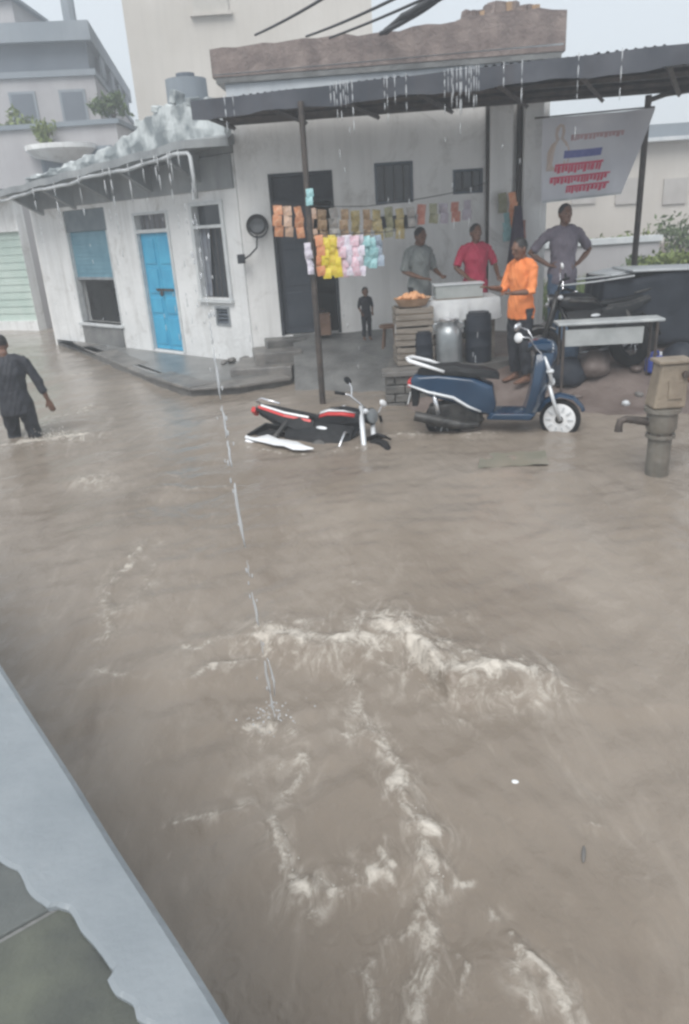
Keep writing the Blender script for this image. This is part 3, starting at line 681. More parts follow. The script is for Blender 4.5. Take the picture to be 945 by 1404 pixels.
# electricity meter and cable coil on the corner
meter = thing('electric_meter', 'round dark cable coil with meter box on white wall beside dark doorway', 'meter', MW.P(.33, 2.1, 0))
pc = MW.px(353, 308, .06); mb = MB()
mb.lathe((0, 0, 0), [(.001, 0), (.15, 0), (.15, .06), (.11, .09), (.001, .09)], 20, 'Y'); 
me = mb.mesh('coil_case'); o = link('case', me, mat('meter_grey', (.12, .13, .14), (.2, .21, .22), .6, 6), meter, smooth='auto'); o.location = tuple(np.array(MW.P(pc[0], pc[1], .1)) - np.array(meter.location)); o.rotation_euler = (0, 0, R(0))
for k, rr in enumerate((.13, .165, .15)):
    mb = MB(); mb.torus((0, 0, 0), rr, .012, 'Y', 24, 6); o = link('cable_loop', mb.mesh('cable_loop'), M_bwire, meter, smooth=True); o.location = tuple(np.array(MW.P(pc[0] + .01 * k, pc[1] - .02 * k, .13 + .02 * k)) - np.array(meter.location))
p2 = MW.px(330, 356, .3); mb = MB(); A = MW.P(pc[0] - .02, pc[1] - .16, .08); B = np.array(YP(331, 355, 12.5))
mb.tube([A, A + [-.02, -.03, -.18], (A + B) / 2 + [0, -.02, -.12], B + [.06, 0, 0], B], .014, 7); mb.build('lead', M_bwire, meter, world=True, smooth=True)
mb = MB(); mb.box(B, (.12, .08, .14)); mb.build('switch_box', M_dark, meter, world=True, bevel=.01)

# ------------------------------------------------------------------ plinth, steps, porch (setting)
pl = thing('house_plinth', None, None, (-1.4, 11.5, 0)); pl['kind'] = 'structure'
pE = [G(75, 466, .0), G(150, 502, .0), G(205, 527, 0), G(262, 545, 0), G(330, 541, 0), G(400, 530, 0)]
inner = [LW.P(.1, 0, .003), LW.P(2, 0, .003), LW.P(4, 0, .003), LW.P(6.85, 0, .003)]
def edge_shift(p, d): return np.array(p) * (1 + d / np.linalg.norm(p[:2]))
mb = MB(); base = [edge_shift(p, .12) for p in pE] + [MW.P(.8, 0, .002)] + inner
mb.poly(base[::-1], -.6, .085); mb.build('plinth_base', M_conc_dark, pl, world=True)
# coping slabs along the plinth edge, then paving
tops = [edge_shift(p, .04) for p in pE]
for i in range(len(tops) - 1):
    A, B = tops[i], tops[i + 1]
    n = max(1, int(np.linalg.norm(B - A) / .9))
    for k in range(n):
        p, r_ = A + (B - A) * (k / n + .006), A + (B - A) * ((k + 1) / n - .006)
        dd = .42; e = np.array([r_[1] - p[1], -(r_[0] - p[0]), 0]); e = e / np.linalg.norm(e); e = e if e[1] > 0 else -e
        jz = random.uniform(-.012, .012); mb = MB(); mb.poly([p, r_, r_ + e * dd, p + e * dd], .087, .14 + jz); mb.build('coping_stone', M_stone, pl, world=True, bevel=.012)
mb = MB(); mb.poly(([edge_shift(p, .45) for p in pE] + [MW.P(.75, 0, .004)] + inner)[::-1], .09, .132); mb.build('plinth_paving', M_conc, pl, world=True)
# steps to the dark doorway
fl = .56
def stepblock(pts, z0, z1, mt=M_conc): mb = MB(); mb.poly(pts, z0, z1); return mb.build('step', mt, pl, world=True, bevel=.02)
def quad(u0, v0, u1, v1, z, back):    # a step whose front top edge runs between two pixels
    A, B = G(u0, v0, z), G(u1, v1, z); e = np.array([-(B[1] - A[1]), B[0] - A[0], 0]); e /= np.linalg.norm(e); return [A, B, B + e * back, A + e * back]
stepblock(quad(315, 506, 400, 502, .25, 1.0), -.5, .25, M_stone)
stepblock(quad(350, 486, 415, 480, .42, .75), -.5, .42, M_stone)
stepblock(quad(366, 468, 420, 463, .54, .62), -.5, .54, M_conc_dark)
# loose stones left of the steps
stones = []
for i, (u, v, r_) in enumerate(((312, 490, .1), (325, 484, .12), (318, 497, .08), (336, 496, .09), (308, 499, .06), (342, 474, .08))):
    p = G(u, v, .14); mb = MB(); mb.ell((0, 0, 0), (r_ * 1.25, r_, r_ * .62), 8, 5); me = mb.mesh('loose_stone')
    for vv in me.vertices: vv.co *= 1 + .16 * math.sin(vv.co.x * 40 + i) * math.cos(vv.co.y * 37 + i)
    o = link('loose_stone', me, M_stone); o.location = (p[0], p[1], .14 + r_ * .5); o.rotation_euler = (0, .1 * i, i)
    tag(o, ('rough grey stone in the heap by the steps, beside the largest one', 'largest grey stone of the heap beside the doorway steps', 'small flat stone at the foot of the heap by the steps', 'grey stone touching the lowest doorway step', 'smallest pebble at the outer edge of the stone heap', 'grey stone lying against the white wall near the steps')[i], 'stone', 'loose stones by the steps')
# porch floor: ramp at the left, raised platform with a stone face at the right
pf = thing('porch_floor', None, None, (1, 11, 0)); pf['kind'] = 'structure'
rA, rB = G(405, 545, -.05), G(528, 545, -.05)
mb = MB(); bL, bR = MW.P(.7, fl, .004), MW.P(2.5, fl, .004); fm = [rA * .35 + bL * .65, rB * .35 + bR * .65]
rows = []; 
for t in np.linspace(0, 1, 7):
    zz = -.08 + (fl + .08) * (t ** .8)
    A = rA + (bL - rA) * t; B = rB + (bR - rB) * t; rows.append([np.array([*(A + (B - A) * s_)[:2], zz + .012 * math.sin(9 * s_ + 7 * t)]) for s_ in np.linspace(0, 1, 8)])
vs = [p for r_ in rows for p in r_] + [p - [0, 0, .6] for r_ in rows for p in r_]; fs = []
for i in range(6):
    for j in range(7): fs.append((i * 8 + j, i * 8 + j + 1, (i + 1) * 8 + j + 1, (i + 1) * 8 + j))
mb.add(vs, fs + [tuple(56 + k for k in f[::-1]) for f in fs]); 
for i in range(6): mb.f += [(i * 8, (i + 1) * 8, 56 + (i + 1) * 8, 56 + i * 8), (i * 8 + 7, 56 + i * 8 + 7, 56 + (i + 1) * 8 + 7, (i + 1) * 8 + 7)]
for j in range(7): mb.f += [(j, 56 + j, 56 + j + 1, j + 1)]
mb.build('ramp', M_conc, pf, world=True, smooth='auto')
PFZ = .43
fa, fb = G(527, 511, PFZ), G(640, 505, PFZ)
plat = [fa, fb, np.array([3.0, 10.2, 0]), MW.P(5.1, 0, .01), MW.P(2.45, 0, .01)]
mb = MB(); mb.poly([fa + [.02, .08, 0]] + [plat[1] + [0, .08, 0]] + plat[2:], -.5, PFZ - .001); mb.build('platform_core', M_conc_dark, pf, world=True)
pw = Wall2(fa, fb)
for r_ in range(4):
    z0 = -.1 + r_ * .118; n = 4; off = (r_ % 2) * .5
    for k in range(n + 1):
        s0 = max(0, (k - off) / n * pw.L); s1 = min(pw.L, (k + 1 - off) / n * pw.L)
        if s1 - s0 < .05: continue
        mb = MB(); mb.wbox(pw, s0 + .006, s1 - .006, z0 + .006, z0 + .112, -.1, .0 + random.uniform(-.015, .012)); mb.build('stone', M_conc_dark, pf, world=True, bevel=.012)
mb = MB(); mb.wbox(pw, -.03, pw.L, PFZ - .06, PFZ + .002, -.3, .03); mb.build('edge_slab', M_stone, pf, world=True, bevel=.012)

# ------------------------------------------------------------------ tin porch roof
EZ, RZ = 3.75, 3.82
e0 = G(262, 141, EZ); e1 = G(945, 62, EZ); e2 = e0 + (e1 - e0) * 1.32
k0 = np.array([*MW.P(-.08, 0, .12)[:2], RZ]); k1 = np.array([5.45, 12.05, RZ]); k2 = k0 + (k1 - k0) * 1.32
roof = thing('porch_roof', 'long dark corrugated tin porch roof dripping rain, on thin iron posts', 'roof', (-.2, 9.86, 0))
N = 11
for i in range(N):
    t0, t1 = i / N, (i + 1) / N + .008; rows = []; nx = 40
    lift = .012 * (i % 2); ey = random.uniform(-.06, .06)
    for r_ in range(4):
        s_ = r_ / 3; row = []
        for j in range(nx + 1):
            t = t0 + (t1 - t0) * j / nx; A = e0 + (e2 - e0) * t; B = k0 + (k2 - k0) * t; p = A + (B - A) * (s_ + (ey / 3 if r_ == 0 else 0))
            row.append(p + [0, 0, .016 * math.sin(j / nx * 2 * math.pi * 8) + lift])
        rows.append(row)
    w_ = nx + 1; vs = [p for r_ in rows for p in r_]; vs += [p + [0, 0, .004] for p in vs]; o_ = 4 * w_
    fs = [(a * w_ + j, a * w_ + j + 1, (a + 1) * w_ + j + 1, (a + 1) * w_ + j) for a in range(3) for j in range(nx)]
    fs = fs + [tuple(o_ + k for k in f[::-1]) for f in fs] + [(j + 1, j, o_ + j, o_ + j + 1) for j in range(nx)]
    mb = MB(); mb.add(vs, fs); mb.build('tin_sheet', M_tin, roof, world=True, smooth='auto')
def rp(t, s_, dz=0.0): A = e0 + (e2 - e0) * t; B = k0 + (k2 - k0) * t; return A + (B - A) * s_ + np.array([0, 0, dz])
for s_ in (.08, .4, .7, .95):
    mb = MB(); mb.tube([rp(.015, s_, -.075), rp(.98, s_, -.075)], .045, 4); mb.build('purlin', M_iron, roof, world=True)
for t in np.linspace(.02, .97, 9):
    mb = MB(); mb.tube([rp(t, .03, -.15), rp(t, .97, -.15)], .035, 4); mb.build('rafter', M_iron, roof, world=True)
# front edge board under the eave
mb = MB(); rg = []
for t in np.linspace(.0, .98, 40):
    p = rp(t, -.012, 0); zb_ = -.19 - .015 * math.sin(t * 31) - .01 * math.sin(t * 83); zt_ = .012 + .004 * math.sin(t * 47); rg.append([p + [0, 0, zb_], p + [0, -.02, zb_], p + [0, -.02, zt_], p + [0, 0, zt_]])
mb.rings(rg); mb.build('edge_board', M_tin, roof, world=True)
pb = G(443, 556, 0); pt_ = YP(413, 150, pb[1]); pt_[2] = 3.62
mb = MB(); mb.tube([(pb[0], pb[1], -.55), (pb[0], pb[1], 1), (pt_[0], pt_[1], 2.6), tuple(pt_)], [.04, .04, .036, .036], 12); mb.build('post', M_iron, roof, world=True, smooth='auto')
q0, q1 = YP(868, 380, 11.9), YP(890, 125, 11.9)
mb = MB(); mb.tube([(q0[0], q0[1], .2), q0, (q1[0], q1[1], 3.68)], .045, 12); mb.build('post', M_iron, roof, world=True, smooth='auto')
mb = MB(); mb.tube([(q1[0], q1[1], 3.5), (q1[0] + .03, q1[1], 3.62), (q1[0] + .25, q1[1], 3.68), (q1[0] + .75, q1[1] - .05, 3.72)], .035, 8); mb.build('post_bracket', M_iron, roof, world=True, smooth=True)

# ------------------------------------------------------------------ buildings behind
def pbox(name, x0, x1, y0, y1, z0, z1, mt, parent, bevel=0.0):
    mb = MB(); mb.box(((x0 + x1) / 2, (y0 + y1) / 2, (z0 + z1) / 2), (x1 - x0, y1 - y0, z1 - z0)); return mb.build(name, mt, parent, world=True, bevel=bevel)
tw = thing('tower_block', 'tall plain beige building rising behind the brick parapet', 'building', (-1.8, 25, 0))
x0, x1 = YP(176, 65, 25)[0], YP(510, 20, 25)[0]
pbox('wall', x0, x1, 25, 33, -.4, 12.5, M_beige, tw)
pbox('roof', x0 - .2, x1 + .2, 24.8, 33.2, 12.5, 12.75, M_beige, tw)
for z in (9.6,): pbox('floor_band', x0 - .03, x1 + .03, 24.93, 24.998, z, z + .16, M_beige, tw)
wn = pbox('window', -3.35, -2.35, 24.93, 24.99, 7.95, 9.2, mat('faded_shutter', (.42, .4, .365), (.5, .475, .44), .8, 2), tw)
pbox('sill', -3.45, -2.25, 24.85, 24.99, 7.87, 7.945, M_beige, wn)

gb = thing('apartment_block', 'hazy blue grey flat roofed block with dark upper storey behind the terrace', 'building', (-11, 30, 0))
poly = [(-17, 29), (-7.75, 30), (-9.75, 44), (-19, 43)]
def inset(p, k):
    c = np.mean(p, 0); return [c + (np.array(q) - c) * k for q in p]
mb = MB(); mb.poly(poly, -.4, 7.62); mb.build('wall', M_pink, gb, world=True)
mb = MB(); mb.poly(inset(poly, .97), 7.62, 8.5); mb.build('upper_storey', M_greydark, gb, world=True)
mb = MB(); mb.poly(inset(poly, 1.02), 8.5, 9.08); mb.build('roof_parapet', M_greyb, gb, world=True)
mb = MB(); mb.poly(inset(poly, 1.015), 7.45, 7.64); mb.build('floor_slab', M_greyb, gb, world=True)
ww = Wall2(poly[0], poly[1])
for a in (2.2, 4.3, 6.3, 8.0):
    mb = MB(); mb.wbox(ww, a, a + .9, 5.9, 7.05, .005, .05); f_ = mb.build('window', M_greyb, gb, world=True)
    mb = MB(); mb.wbox(ww, a + .08, a + .82, 5.98, 6.97, .052, .06); mb.build('pane', M_greydark, f_, world=True)
ws = Wall2(poly[1], poly[2])
for a in (2, 5, 8, 11):
    mb = MB(); mb.wbox(ws, a, a + 1.2, 7.75, 8.4, .04, .1); mb.build('window', M_greyb, gb, world=True)
    mb = MB(); mb.wbox(ws, a, a + 1.2, 5.2, 6.6, .02, .08); mb.build('window', M_greyb, gb, world=True)
mb = MB(); mb.box((-11.6, 32, 9.5), (2.6, 3, .85)); hut = mb.build('roof_hut', M_pink, gb, world=True)
mb = MB(); mb.box((-11.6, 32, 9.97), (3.0, 3.4, .1)); mb.build('hut_roof', M_greyb, hut, world=True)
p = YP(95, 20, 33); mb = MB(); mb.tube([(p[0], 33, 9.0), (p[0], 33, 12)], .25, 10); mb.build('tank_stand', M_greyb, gb, world=True)

nh = thing('neighbour_house', 'pale low house with green shutter at the end of the flooded side street', 'house', (-8.8, 21, 0))
xr = YP(44, 380, 20.5)[0]; zt = YP(20, 262, 20.5)[2]
NWl = Wall2((xr - .1, 20.5), (xr - 5.5, 22.6))
g0 = NWl.px(27, 325)[0]; g1 = NWl.px(-45, 325)[0]; gz = NWl.px(10, 318)[1]
mb = MB(); wall_holes(mb, NWl, 0, 5.5, -.5, zt - .1, -.3, 0, [(g0, g1, .25, gz)]); mb.build('wall', M_white, nh, world=True)
n = 12
for k in range(n):
    z0 = .25 + (gz - .25) * k / n; h_ = (gz - .25) / n; mb = MB(); mb.hexa([NWl.P(g0, z0, -.1), NWl.P(g1, z0, -.1), NWl.P(g1, z0, -.14), NWl.P(g0, z0, -.14), NWl.P(g0, z0 + h_, -.12), NWl.P(g1, z0 + h_, -.12), NWl.P(g1, z0 + h_, -.14), NWl.P(g0, z0 + h_, -.14)]); mb.build('shutter_slat', M_palegreen, nh, world=True)
mb = MB(); mb.poly([NWl.P(-.1, 0, .7), NWl.P(5.6, 0, .7), NWl.P(5.6, 0, -5), NWl.P(-.1, 0, -5)], zt - .1, zt + .05); mb.build('roof_slab', M_awn, nh, world=True)
sw_ = Wall2(NWl.P(0, 0, -.3), NWl.P(0, 0, -4.9)); mb = MB(); mb.wbox(sw_, 0, sw_.L, -.5, zt - .1, -.3, 0); mb.build('wall', M_pink, nh, world=True)
u0 = YP(60, 200, 23)[0]; u1 = YP(163, 195, 23)[0]; uz = YP(120, 172, 23)[2]
pbox('upper_wall', -15, u1, 23, 27, zt + .05, uz, M_pink, nh); pbox('upper_roof', -15.1, u1 + .1, 22.9, 27.1, uz, uz + .12, M_greyb, nh)
wz = YP(110, 215, 23)
for u in (75, 140):
    wc = YP(u, 222, 23); f_ = pbox('window', wc[0] - .35, wc[0] + .35, 22.93, 22.995, wc[2] - .4, wc[2] + .4, M_greyb, nh); pbox('pane', wc[0] - .27, wc[0] + .27, 22.9, 22.928, wc[2] - .32, wc[2] + .32, M_greydark, f_)
# rounded balcony ledge
bc = YP(80, 205, 22.6); mb = MB(); mb.lathe((bc[0], 22.9, bc[2]), [(.05, -.32), (.75, -.16), (.95, 0), (.95, .12), (.86, .12), (.86, .02), (.05, 0)], 24); mb.build('balcony', M_white, nh, world=True, smooth='auto')

# plants
def leaf_mesh(n, rx, ry, rz, size, seed, clumps=9):
    rg = np.random.default_rng(seed); cs = rg.normal(size=(clumps, 3)); cs /= np.linalg.norm(cs, axis=1)[:, None]; cs *= rg.uniform(.25, .85, (clumps, 1))
    mb = MB()
    for i in range(n):
        c = cs[rg.integers(clumps)] + rg.normal(0, .2, 3); p = Vector((c[0] * rx, c[1] * ry, c[2] * rz))
        a = Vector(rg.normal(size=3)).normalized(); b = a.cross(Vector(rg.normal(size=3))).normalized(); s_ = size * rg.uniform(.6, 1.3)
        nrm = a.cross(b) * s_ * .15
        mb.add([p - a * s_, p + b * s_ * .4 + nrm, p + a * s_, p - b * s_ * .4 + nrm], [(0, 1, 2, 3)])
    return mb.mesh('foliage', recalc=False)
def plant(name, label, cat, loc, rx, ry, rz, n, size, mt, seed, stem_h, group=None):
    o = thing(name, label, cat, loc, 0, group); me = leaf_mesh(n, rx, ry, rz, size, seed); f = link('foliage', me, mt, o); f.location = (0, 0, stem_h + rz * .6)
    mb = MB(); rg = random.Random(seed)
    for k in range(5):
        a = rg.uniform(0, 6.28); e = (math.cos(a) * rx * .6, math.sin(a) * ry * .6, stem_h + rz * rg.uniform(.4, 1)); mb.tube([(0, 0, 0), (e[0] * .3, e[1] * .3, e[2] * .55), e], [.02, .014, .006], 6)
    mb.build('stem', M_bark, o); return o
p = YP(148, 150, 22.8); plant('terrace_plant', 'leafy green plant on the roof edge of the pale neighbour house', 'plant', (p[0], 23.3, uz + .12), .55, .4, .4, 420, .1, M_leaf, 1, .1)
p = YP(52, 195, 22.5); plant('balcony_plant', 'yellowish green plant in the rounded balcony', 'plant', (p[0] + .2, 22.6, bc[2] + .02), .4, .35, .38, 300, .09, M_leafy, 2, .08)
p = YP(8, 165, 26.5); plant('roof_plant', 'pale green creeper at the roof corner under the grey block', 'plant', (p[0] + .3, 26.4, uz + .12), .7, .4, .5, 380, .11, M_leafy, 3, .1)

# right background: long shed, low wall, field grass and shrubs
sh = thing('storage_shed', 'long beige shed with grey flat roof beyond the field', 'shed', (11, 27, 0))
s0, s1 = YP(735, 230, 27), YP(1150, 200, 27); zt2 = YP(880, 196, 27)[2]; zt3 = YP(880, 172, 27)[2]
pbox('wall', s0[0], s1[0], 27, 33, -.4, zt2, M_beige, sh); pbox('roof', s0[0] - .3, s1[0] + .3, 26.6, 33.3, zt2, zt2 + .12, M_pale, sh); pbox('parapet', s0[0], s1[0], 26.9, 27.2, zt2 + .12, zt3, M_greyb, sh)
for u in (800, 860, 925):
    c = YP(u, 262, 27); f_ = pbox('window', c[0] - .4, c[0] + .4, 26.93, 26.995, c[2] - .4, c[2] + .4, mat('shed_window_faded', (.38, .36, .34), (.44, .42, .4), .8, 2), sh)
lw = thing('compound_wall', 'low pale pinkish boundary wall across the field', 'wall', (7, 19.5, 0))
q0, q1 = YP(740, 345, 19.5), YP(905, 328, 19.5)
pbox('wall_panel', q0[0] - .5, q1[0], 19.5, 19.7, -.4, YP(830, 335, 19.5)[2], M_pink, lw); pbox('coping', q0[0] - .55, q1[0] + .05, 19.44, 19.76, YP(830, 335, 19.5)[2], YP(830, 327, 19.5)[2], M_pale, lw)
mb = MB(); rg = np.random.default_rng(5)
for i in range(9000):
    x, y = rg.uniform(3.6, 12.5), rg.uniform(12.4, 19.2)
    if x < 4.6 and y < 13: continue
    z = float(ground_h(np.float64(x), np.float64(y))) - .02; h_ = rg.uniform(.1, .3); a = rg.uniform(0, 6.28); w_ = .018; lx, ly = rg.normal(0, .08, 2)
    mb.add([(x - w_ * math.cos(a), y - w_ * math.sin(a), z), (x + w_ * math.cos(a), y + w_ * math.sin(a), z), (x + lx, y + ly, z + h_)], [(0, 1, 2)])
o = link('field_grass', mb.mesh('field_grass', recalc=False), M_grass); tag(o, 'wet green grass on the field beyond the porch', 'grass', kind='stuff')
for i, (u, v, y, s_) in enumerate(((905, 345, 17, .9), (940, 352, 16, .8), (880, 352, 18, .6), (935, 330, 22, 1.5), (850, 338, 21, 1.1))):
    p = YP(u, v, y); plant('field_shrub', ('broad bright green shrub on the field', 'ragged green shrub at the field edge beside the dark stall', 'smallest green shrub, close to the low boundary wall', 'tall leafy bush behind the other shrubs on the field', 'pale bush standing beyond the low boundary wall')[i], 'shrub', (p[0], y, float(ground_h(np.float64(p[0]), np.float64(y))) - .02), s_, s_ * .7, s_ * .55, 700, .1, (M_leafy, M_leafy, M_leaf, M_leaf, M_leafy)[i], 10 + i, .15)

# ------------------------------------------------------------------ overhead cables
def cable(name, pts, r, label, cat='cable', group=None):
    mb = MB(); A = [np.array(p) for p in pts]
    P_ = []
    for a, b in zip(A[:-1], A[1:]):
        L = np.linalg.norm(b - a)
        for t in np.linspace(0, 1, 12, endpoint=False): P_.append(a + (b - a) * t - np.array([0, 0, .03 * L * 4 * t * (1 - t) * .3]))
    P_.append(A[-1]); mb.tube(P_, r, 6); return tag(mb.build(name, M_bwire, smooth=True), label, cat, group)
for i, (a, b) in enumerate((((350, 48), (470, -30)), ((420, 50), (560, -22)), ((452, 52), (640, -40)))):
    A = YP(*a, 12.3); B = YP(*b, 8.5); B = A + (B - A) * 1.8
    cable('overhead_cable', [A, B], .016, ('thin cable rising alone from the brick parapet against the beige tower', 'thin overhead cable, middle one of three above the parapet', 'thin overhead cable beside the thick cable bundle')[i], 'cable')
A = [YP(528, 44, 12.2), YP(545, 30, 12.0), YP(553, 22, 11.7), YP(575, 10, 11), YP(620, -20, 9.8), YP(700, -80, 8.5)]
cable('cable_bundle', A, .045, 'thick sagging grey cable bundle leaving the brick parapet', 'cable')
A = [YP(522, 46, 12.25), YP(560, 26, 11.6), YP(600, 0, 10.6), YP(660, -45, 9)]
cable('bent_pipe', A, .03, 'thinner bent cable hanging under the thick cable bundle', 'cable')
# roof clutter on the house
cl = thing('roof_rubble', 'tan heap of broken bricks on the right end of the brick parapet', 'rubble', MW.P(PA1 - 1.1, PZ1, .06))
for i in range(14):
    a = PA1 - .45 - .075 * i * .95; mb = MB(); h_ = .05 + .05 * random.random() + (.07 if 3 < i < 10 else 0); c = MW.P(a, PZ0 + (PZ1 - PZ0) * (a - PA0) / (PA1 - PA0) + h_ / 2 + .03, .06)
    mb.box(c, (.1 + .05 * random.random(), .14, h_), (.0, random.uniform(-.3, .3), random.random())); mb.build('brick', M_card if i % 5 == 0 else M_par, cl, world=True)
c = YP(255, 112, 14.6); tk = thing('roof_tank', 'small grey water tank on the terrace beside the brick parapet', 'tank', (c[0], 14.6, 3.46))
ztk = YP(255, 100, 14.6)[2]
mb = MB(); mb.lathe((0, 0, 0), [(.01, .0), (.36, .0), (.38, .1), (.36, .2), (.38, .35), (.36, .5), (.35, ztk - 3.56), (.01, ztk - 3.50)], 22); mb.build('body', M_greyb, tk, smooth='auto')
mb = MB(); mb.lathe((0, 0, ztk - 3.52), [(.01, 0), (.16, 0), (.16, .05), (.01, .06)], 16); mb.build('lid', M_greydark, tk, smooth='auto')
for i, (u, v, w_, h_) in enumerate(((280, 113, .5, .3), (300, 130, .35, .25), (215, 140, .5, .4))):
    c = YP(u, v, 14.2); mb = MB(); mb.ell((0, 0, 0), (w_ / 2, .25, h_ / 2), 14, 8); me = mb.mesh('bundle')
    for vv in me.vertices: vv.co *= 1 + .2 * math.sin(vv.co.x * 17 + i * 2) * math.sin(vv.co.z * 13 + i)
    zb = 3.46 + h_ / 2 - .03; o = link('covered_bundle', me, (M_pale, M_cloth, M_tarpg)[i], smooth=True); o.location = (c[0], 14.2, zb if i == 2 else zb)
    tag(o, ('pale sheeted bundle on the terrace against the brick parapet', 'small cloth bundle on the terrace behind the awning corner', 'lumpy grey bundle on the terrace left of the water tank')[i], 'bundle')

# ------------------------------------------------------------------ banner
bn = thing('banner', 'pale grey banner with red printed lines hung between pilaster and iron post', 'banner', YP(745, 165, 11.95))
cn = [np.array(YP(744, 163, 12.0)), np.array(YP(897, 148, 11.8)), np.array(YP(852, 266, 11.8)), np.array(YP(741, 279, 12.0))]
def bq(s_, t, o=0.0):
    p = cn[0] * (1 - s_) * (1 - t) + cn[1] * s_ * (1 - t) + cn[2] * s_ * t + cn[3] * (1 - s_) * t
    return p + np.array([0, -.04 * math.sin(s_ * 7 + t * 2) - .03 * math.sin(s_ * 15 - t * 4) - o, 0])
def bpatch(name, s0, s1, t0, t1, o, mt, par, nx=4, ny=1, skew=0.0):
    mb = MB(); vs = []; 
    for k in (o, o + .003):
        for j in range(ny + 1):
            for i in range(nx + 1): s_ = s0 + (s1 - s0) * i / nx; vs.append(bq(s_, t0 + (t1 - t0) * j / ny + skew * (i / nx), k))
    w_ = nx + 1; fs = [(j * w_ + i, j * w_ + i + 1, (j + 1) * w_ + i + 1, (j + 1) * w_ + i) for j in range(ny) for i in range(nx)]; h_ = w_ * (ny + 1)
    mb.add(vs, fs + [tuple(h_ + k for k in f[::-1]) for f in fs]); return mb.build(name, mt, par, world=True, smooth=True)
sheet = bpatch('sheet', 0, 1, 0, 1, 0, M_plas, bn, 24, 16)
bpatch('hem', 0, 1, .97, 1.0, .006, M_pale, sheet, 20)
def bshape(name, pts, o, mt):
    mb = MB(); n = len(pts); mb.add([bq(*p_, o) for p_ in pts] + [bq(*p_, o + .003) for p_ in pts], [tuple(range(n)), tuple(range(2 * n - 1, n - 1, -1))]); return mb.build(name, mt, sheet, world=True)
bshape('portrait', [(.05, .62), (.055, .4), (.09, .31), (.125, .27), (.115, .2), (.12, .12), (.155, .08), (.195, .1), (.21, .17), (.2, .25), (.24, .3), (.275, .38), (.28, .52), (.25, .62)], .006, M_portr)
bpatch('printed_band', .22, .62, .40, .49, .006, M_pblue, sheet, 8, 1)
def lettering(s0, s1, t0, t1, mt, seed):   # ragged strokes hanging from a head line; illegible as in the photograph
    rg = random.Random(seed); bpatch('print_line', s0, s1, t0, t0 + (t1 - t0) * .22, .008, mt, sheet, 8)
    x = s0
    while x < s1 - .02:
        w_ = rg.uniform(.025, .05); bpatch('print_stroke', x, min(s1, x + w_ * .75), t0 + (t1 - t0) * .24, t1 - rg.uniform(0, .3) * (t1 - t0), .008, mt, sheet, 1); x += w_
lettering(.14, .66, .55, .67, M_pinkr, 1); lettering(.10, .76, .70, .80, M_pinkr, 2); lettering(.3, .78, .82, .92, M_pinkr, 3); lettering(.28, .8, .22, .29, M_pfaint, 4)
mb = MB(); mb.tube([cn[0] + [-.1, .05, .02], cn[1] + [.03, .05, .02]], .012, 6); mb.build('hanging_rod', M_iron, bn, world=True)

# ------------------------------------------------------------------ hanging packet strips
def sachet_mesh(w_, h_):
    mb = MB(); n = 5; vs = []
    for sgn in (-1, 1):
        for j in range(n):
            for i in range(n):
                x, z = (i / (n - 1) - .5) * w_, (j / (n - 1) - .5) * h_; bul = .016 * (1 - (2 * x / w_) ** 2) * (1 - (2 * z / h_) ** 4); vs.append((x, sgn * (bul + .001), z))
    fs = [(j * n + i, j * n + i + 1, (j + 1) * n + i + 1, (j + 1) * n + i) for j in range(n - 1) for i in range(n - 1)]
    mb.add(vs, fs + [tuple(n * n + k for k in f[::-1]) for f in fs]); me = mb.mesh('sachet'); return me
SAC = {}
def sachet(c):
    if c not in SAC:
        me = sachet_mesh(.125, .125); me.materials.append(mat('packet_%s' % c, *PCOL[c], .28, 22, .8, 26)); me.polygons.foreach_set('use_smooth', [True] * len(me.polygons)); SAC[c] = me
    return SAC[c]
PCOL = {'orange': ((.55, .2, .09), (.62, .36, .22)), 'peach': ((.55, .36, .24), (.42, .3, .24)), 'brown': ((.24, .15, .09), (.34, .24, .14)), 'ochre': ((.36, .28, .11), (.26, .22, .12)),
        'olive': ((.2, .2, .12), (.27, .26, .17)), 'grey': ((.23, .23, .22), (.33, .3, .28)), 'yellow': ((.8, .62, .05), (.86, .7, .1)), 'lemon': ((.82, .72, .1), (.75, .5, .08)),
        'coral': ((.75, .25, .12), (.8, .4, .2)), 'pink': ((.7, .42, .5), (.74, .6, .66)), 'white': ((.72, .7, .74), (.62, .55, .66)), 'teal': ((.22, .45, .47), (.34, .55, .56)), 'slate': ((.26, .32, .4), (.34, .4, .47)),
        'rust': ((.34, .1, .08), (.42, .2, .14)), 'mauve': ((.3, .27, .32), (.38, .34, .38))}
WORD = {'orange': 'orange', 'peach': 'peach coloured', 'brown': 'brown', 'ochre': 'ochre', 'olive': 'olive green', 'grey': 'grey', 'yellow': 'bright yellow', 'lemon': 'lemon yellow', 'coral': 'coral', 'pink': 'pink', 'white': 'white', 'teal': 'teal', 'slate': 'slate blue', 'rust': 'rusty red', 'mauve': 'mauve'}
def strip(top, n, c, label, grp, sc=1.0, tilt=0.0):
    o = thing('packet_strip', label, 'packets', top, tilt, grp); dz_ = random.uniform(0, .035)
    for k in range(n):
        s_ = bpy.data.objects.new('sachet', sachet(c)); COL.objects.link(s_); s_.parent = o; q_ = random.uniform(.86, 1.12); s_.location = (random.uniform(-.014, .014), random.uniform(-.02, .02), -(k + .5) * .124 * sc - dz_); s_.scale = (sc * q_ * .93, random.uniform(.4, 1.0), sc * random.uniform(.95, 1.08)); s_.rotation_euler = (random.uniform(-.25, .25), random.uniform(-.12, .12), random.uniform(-.6, .6))
    return o
PY = 10.25
la, lb = YP(372, 280, PY), YP(660, 258, 11.2)
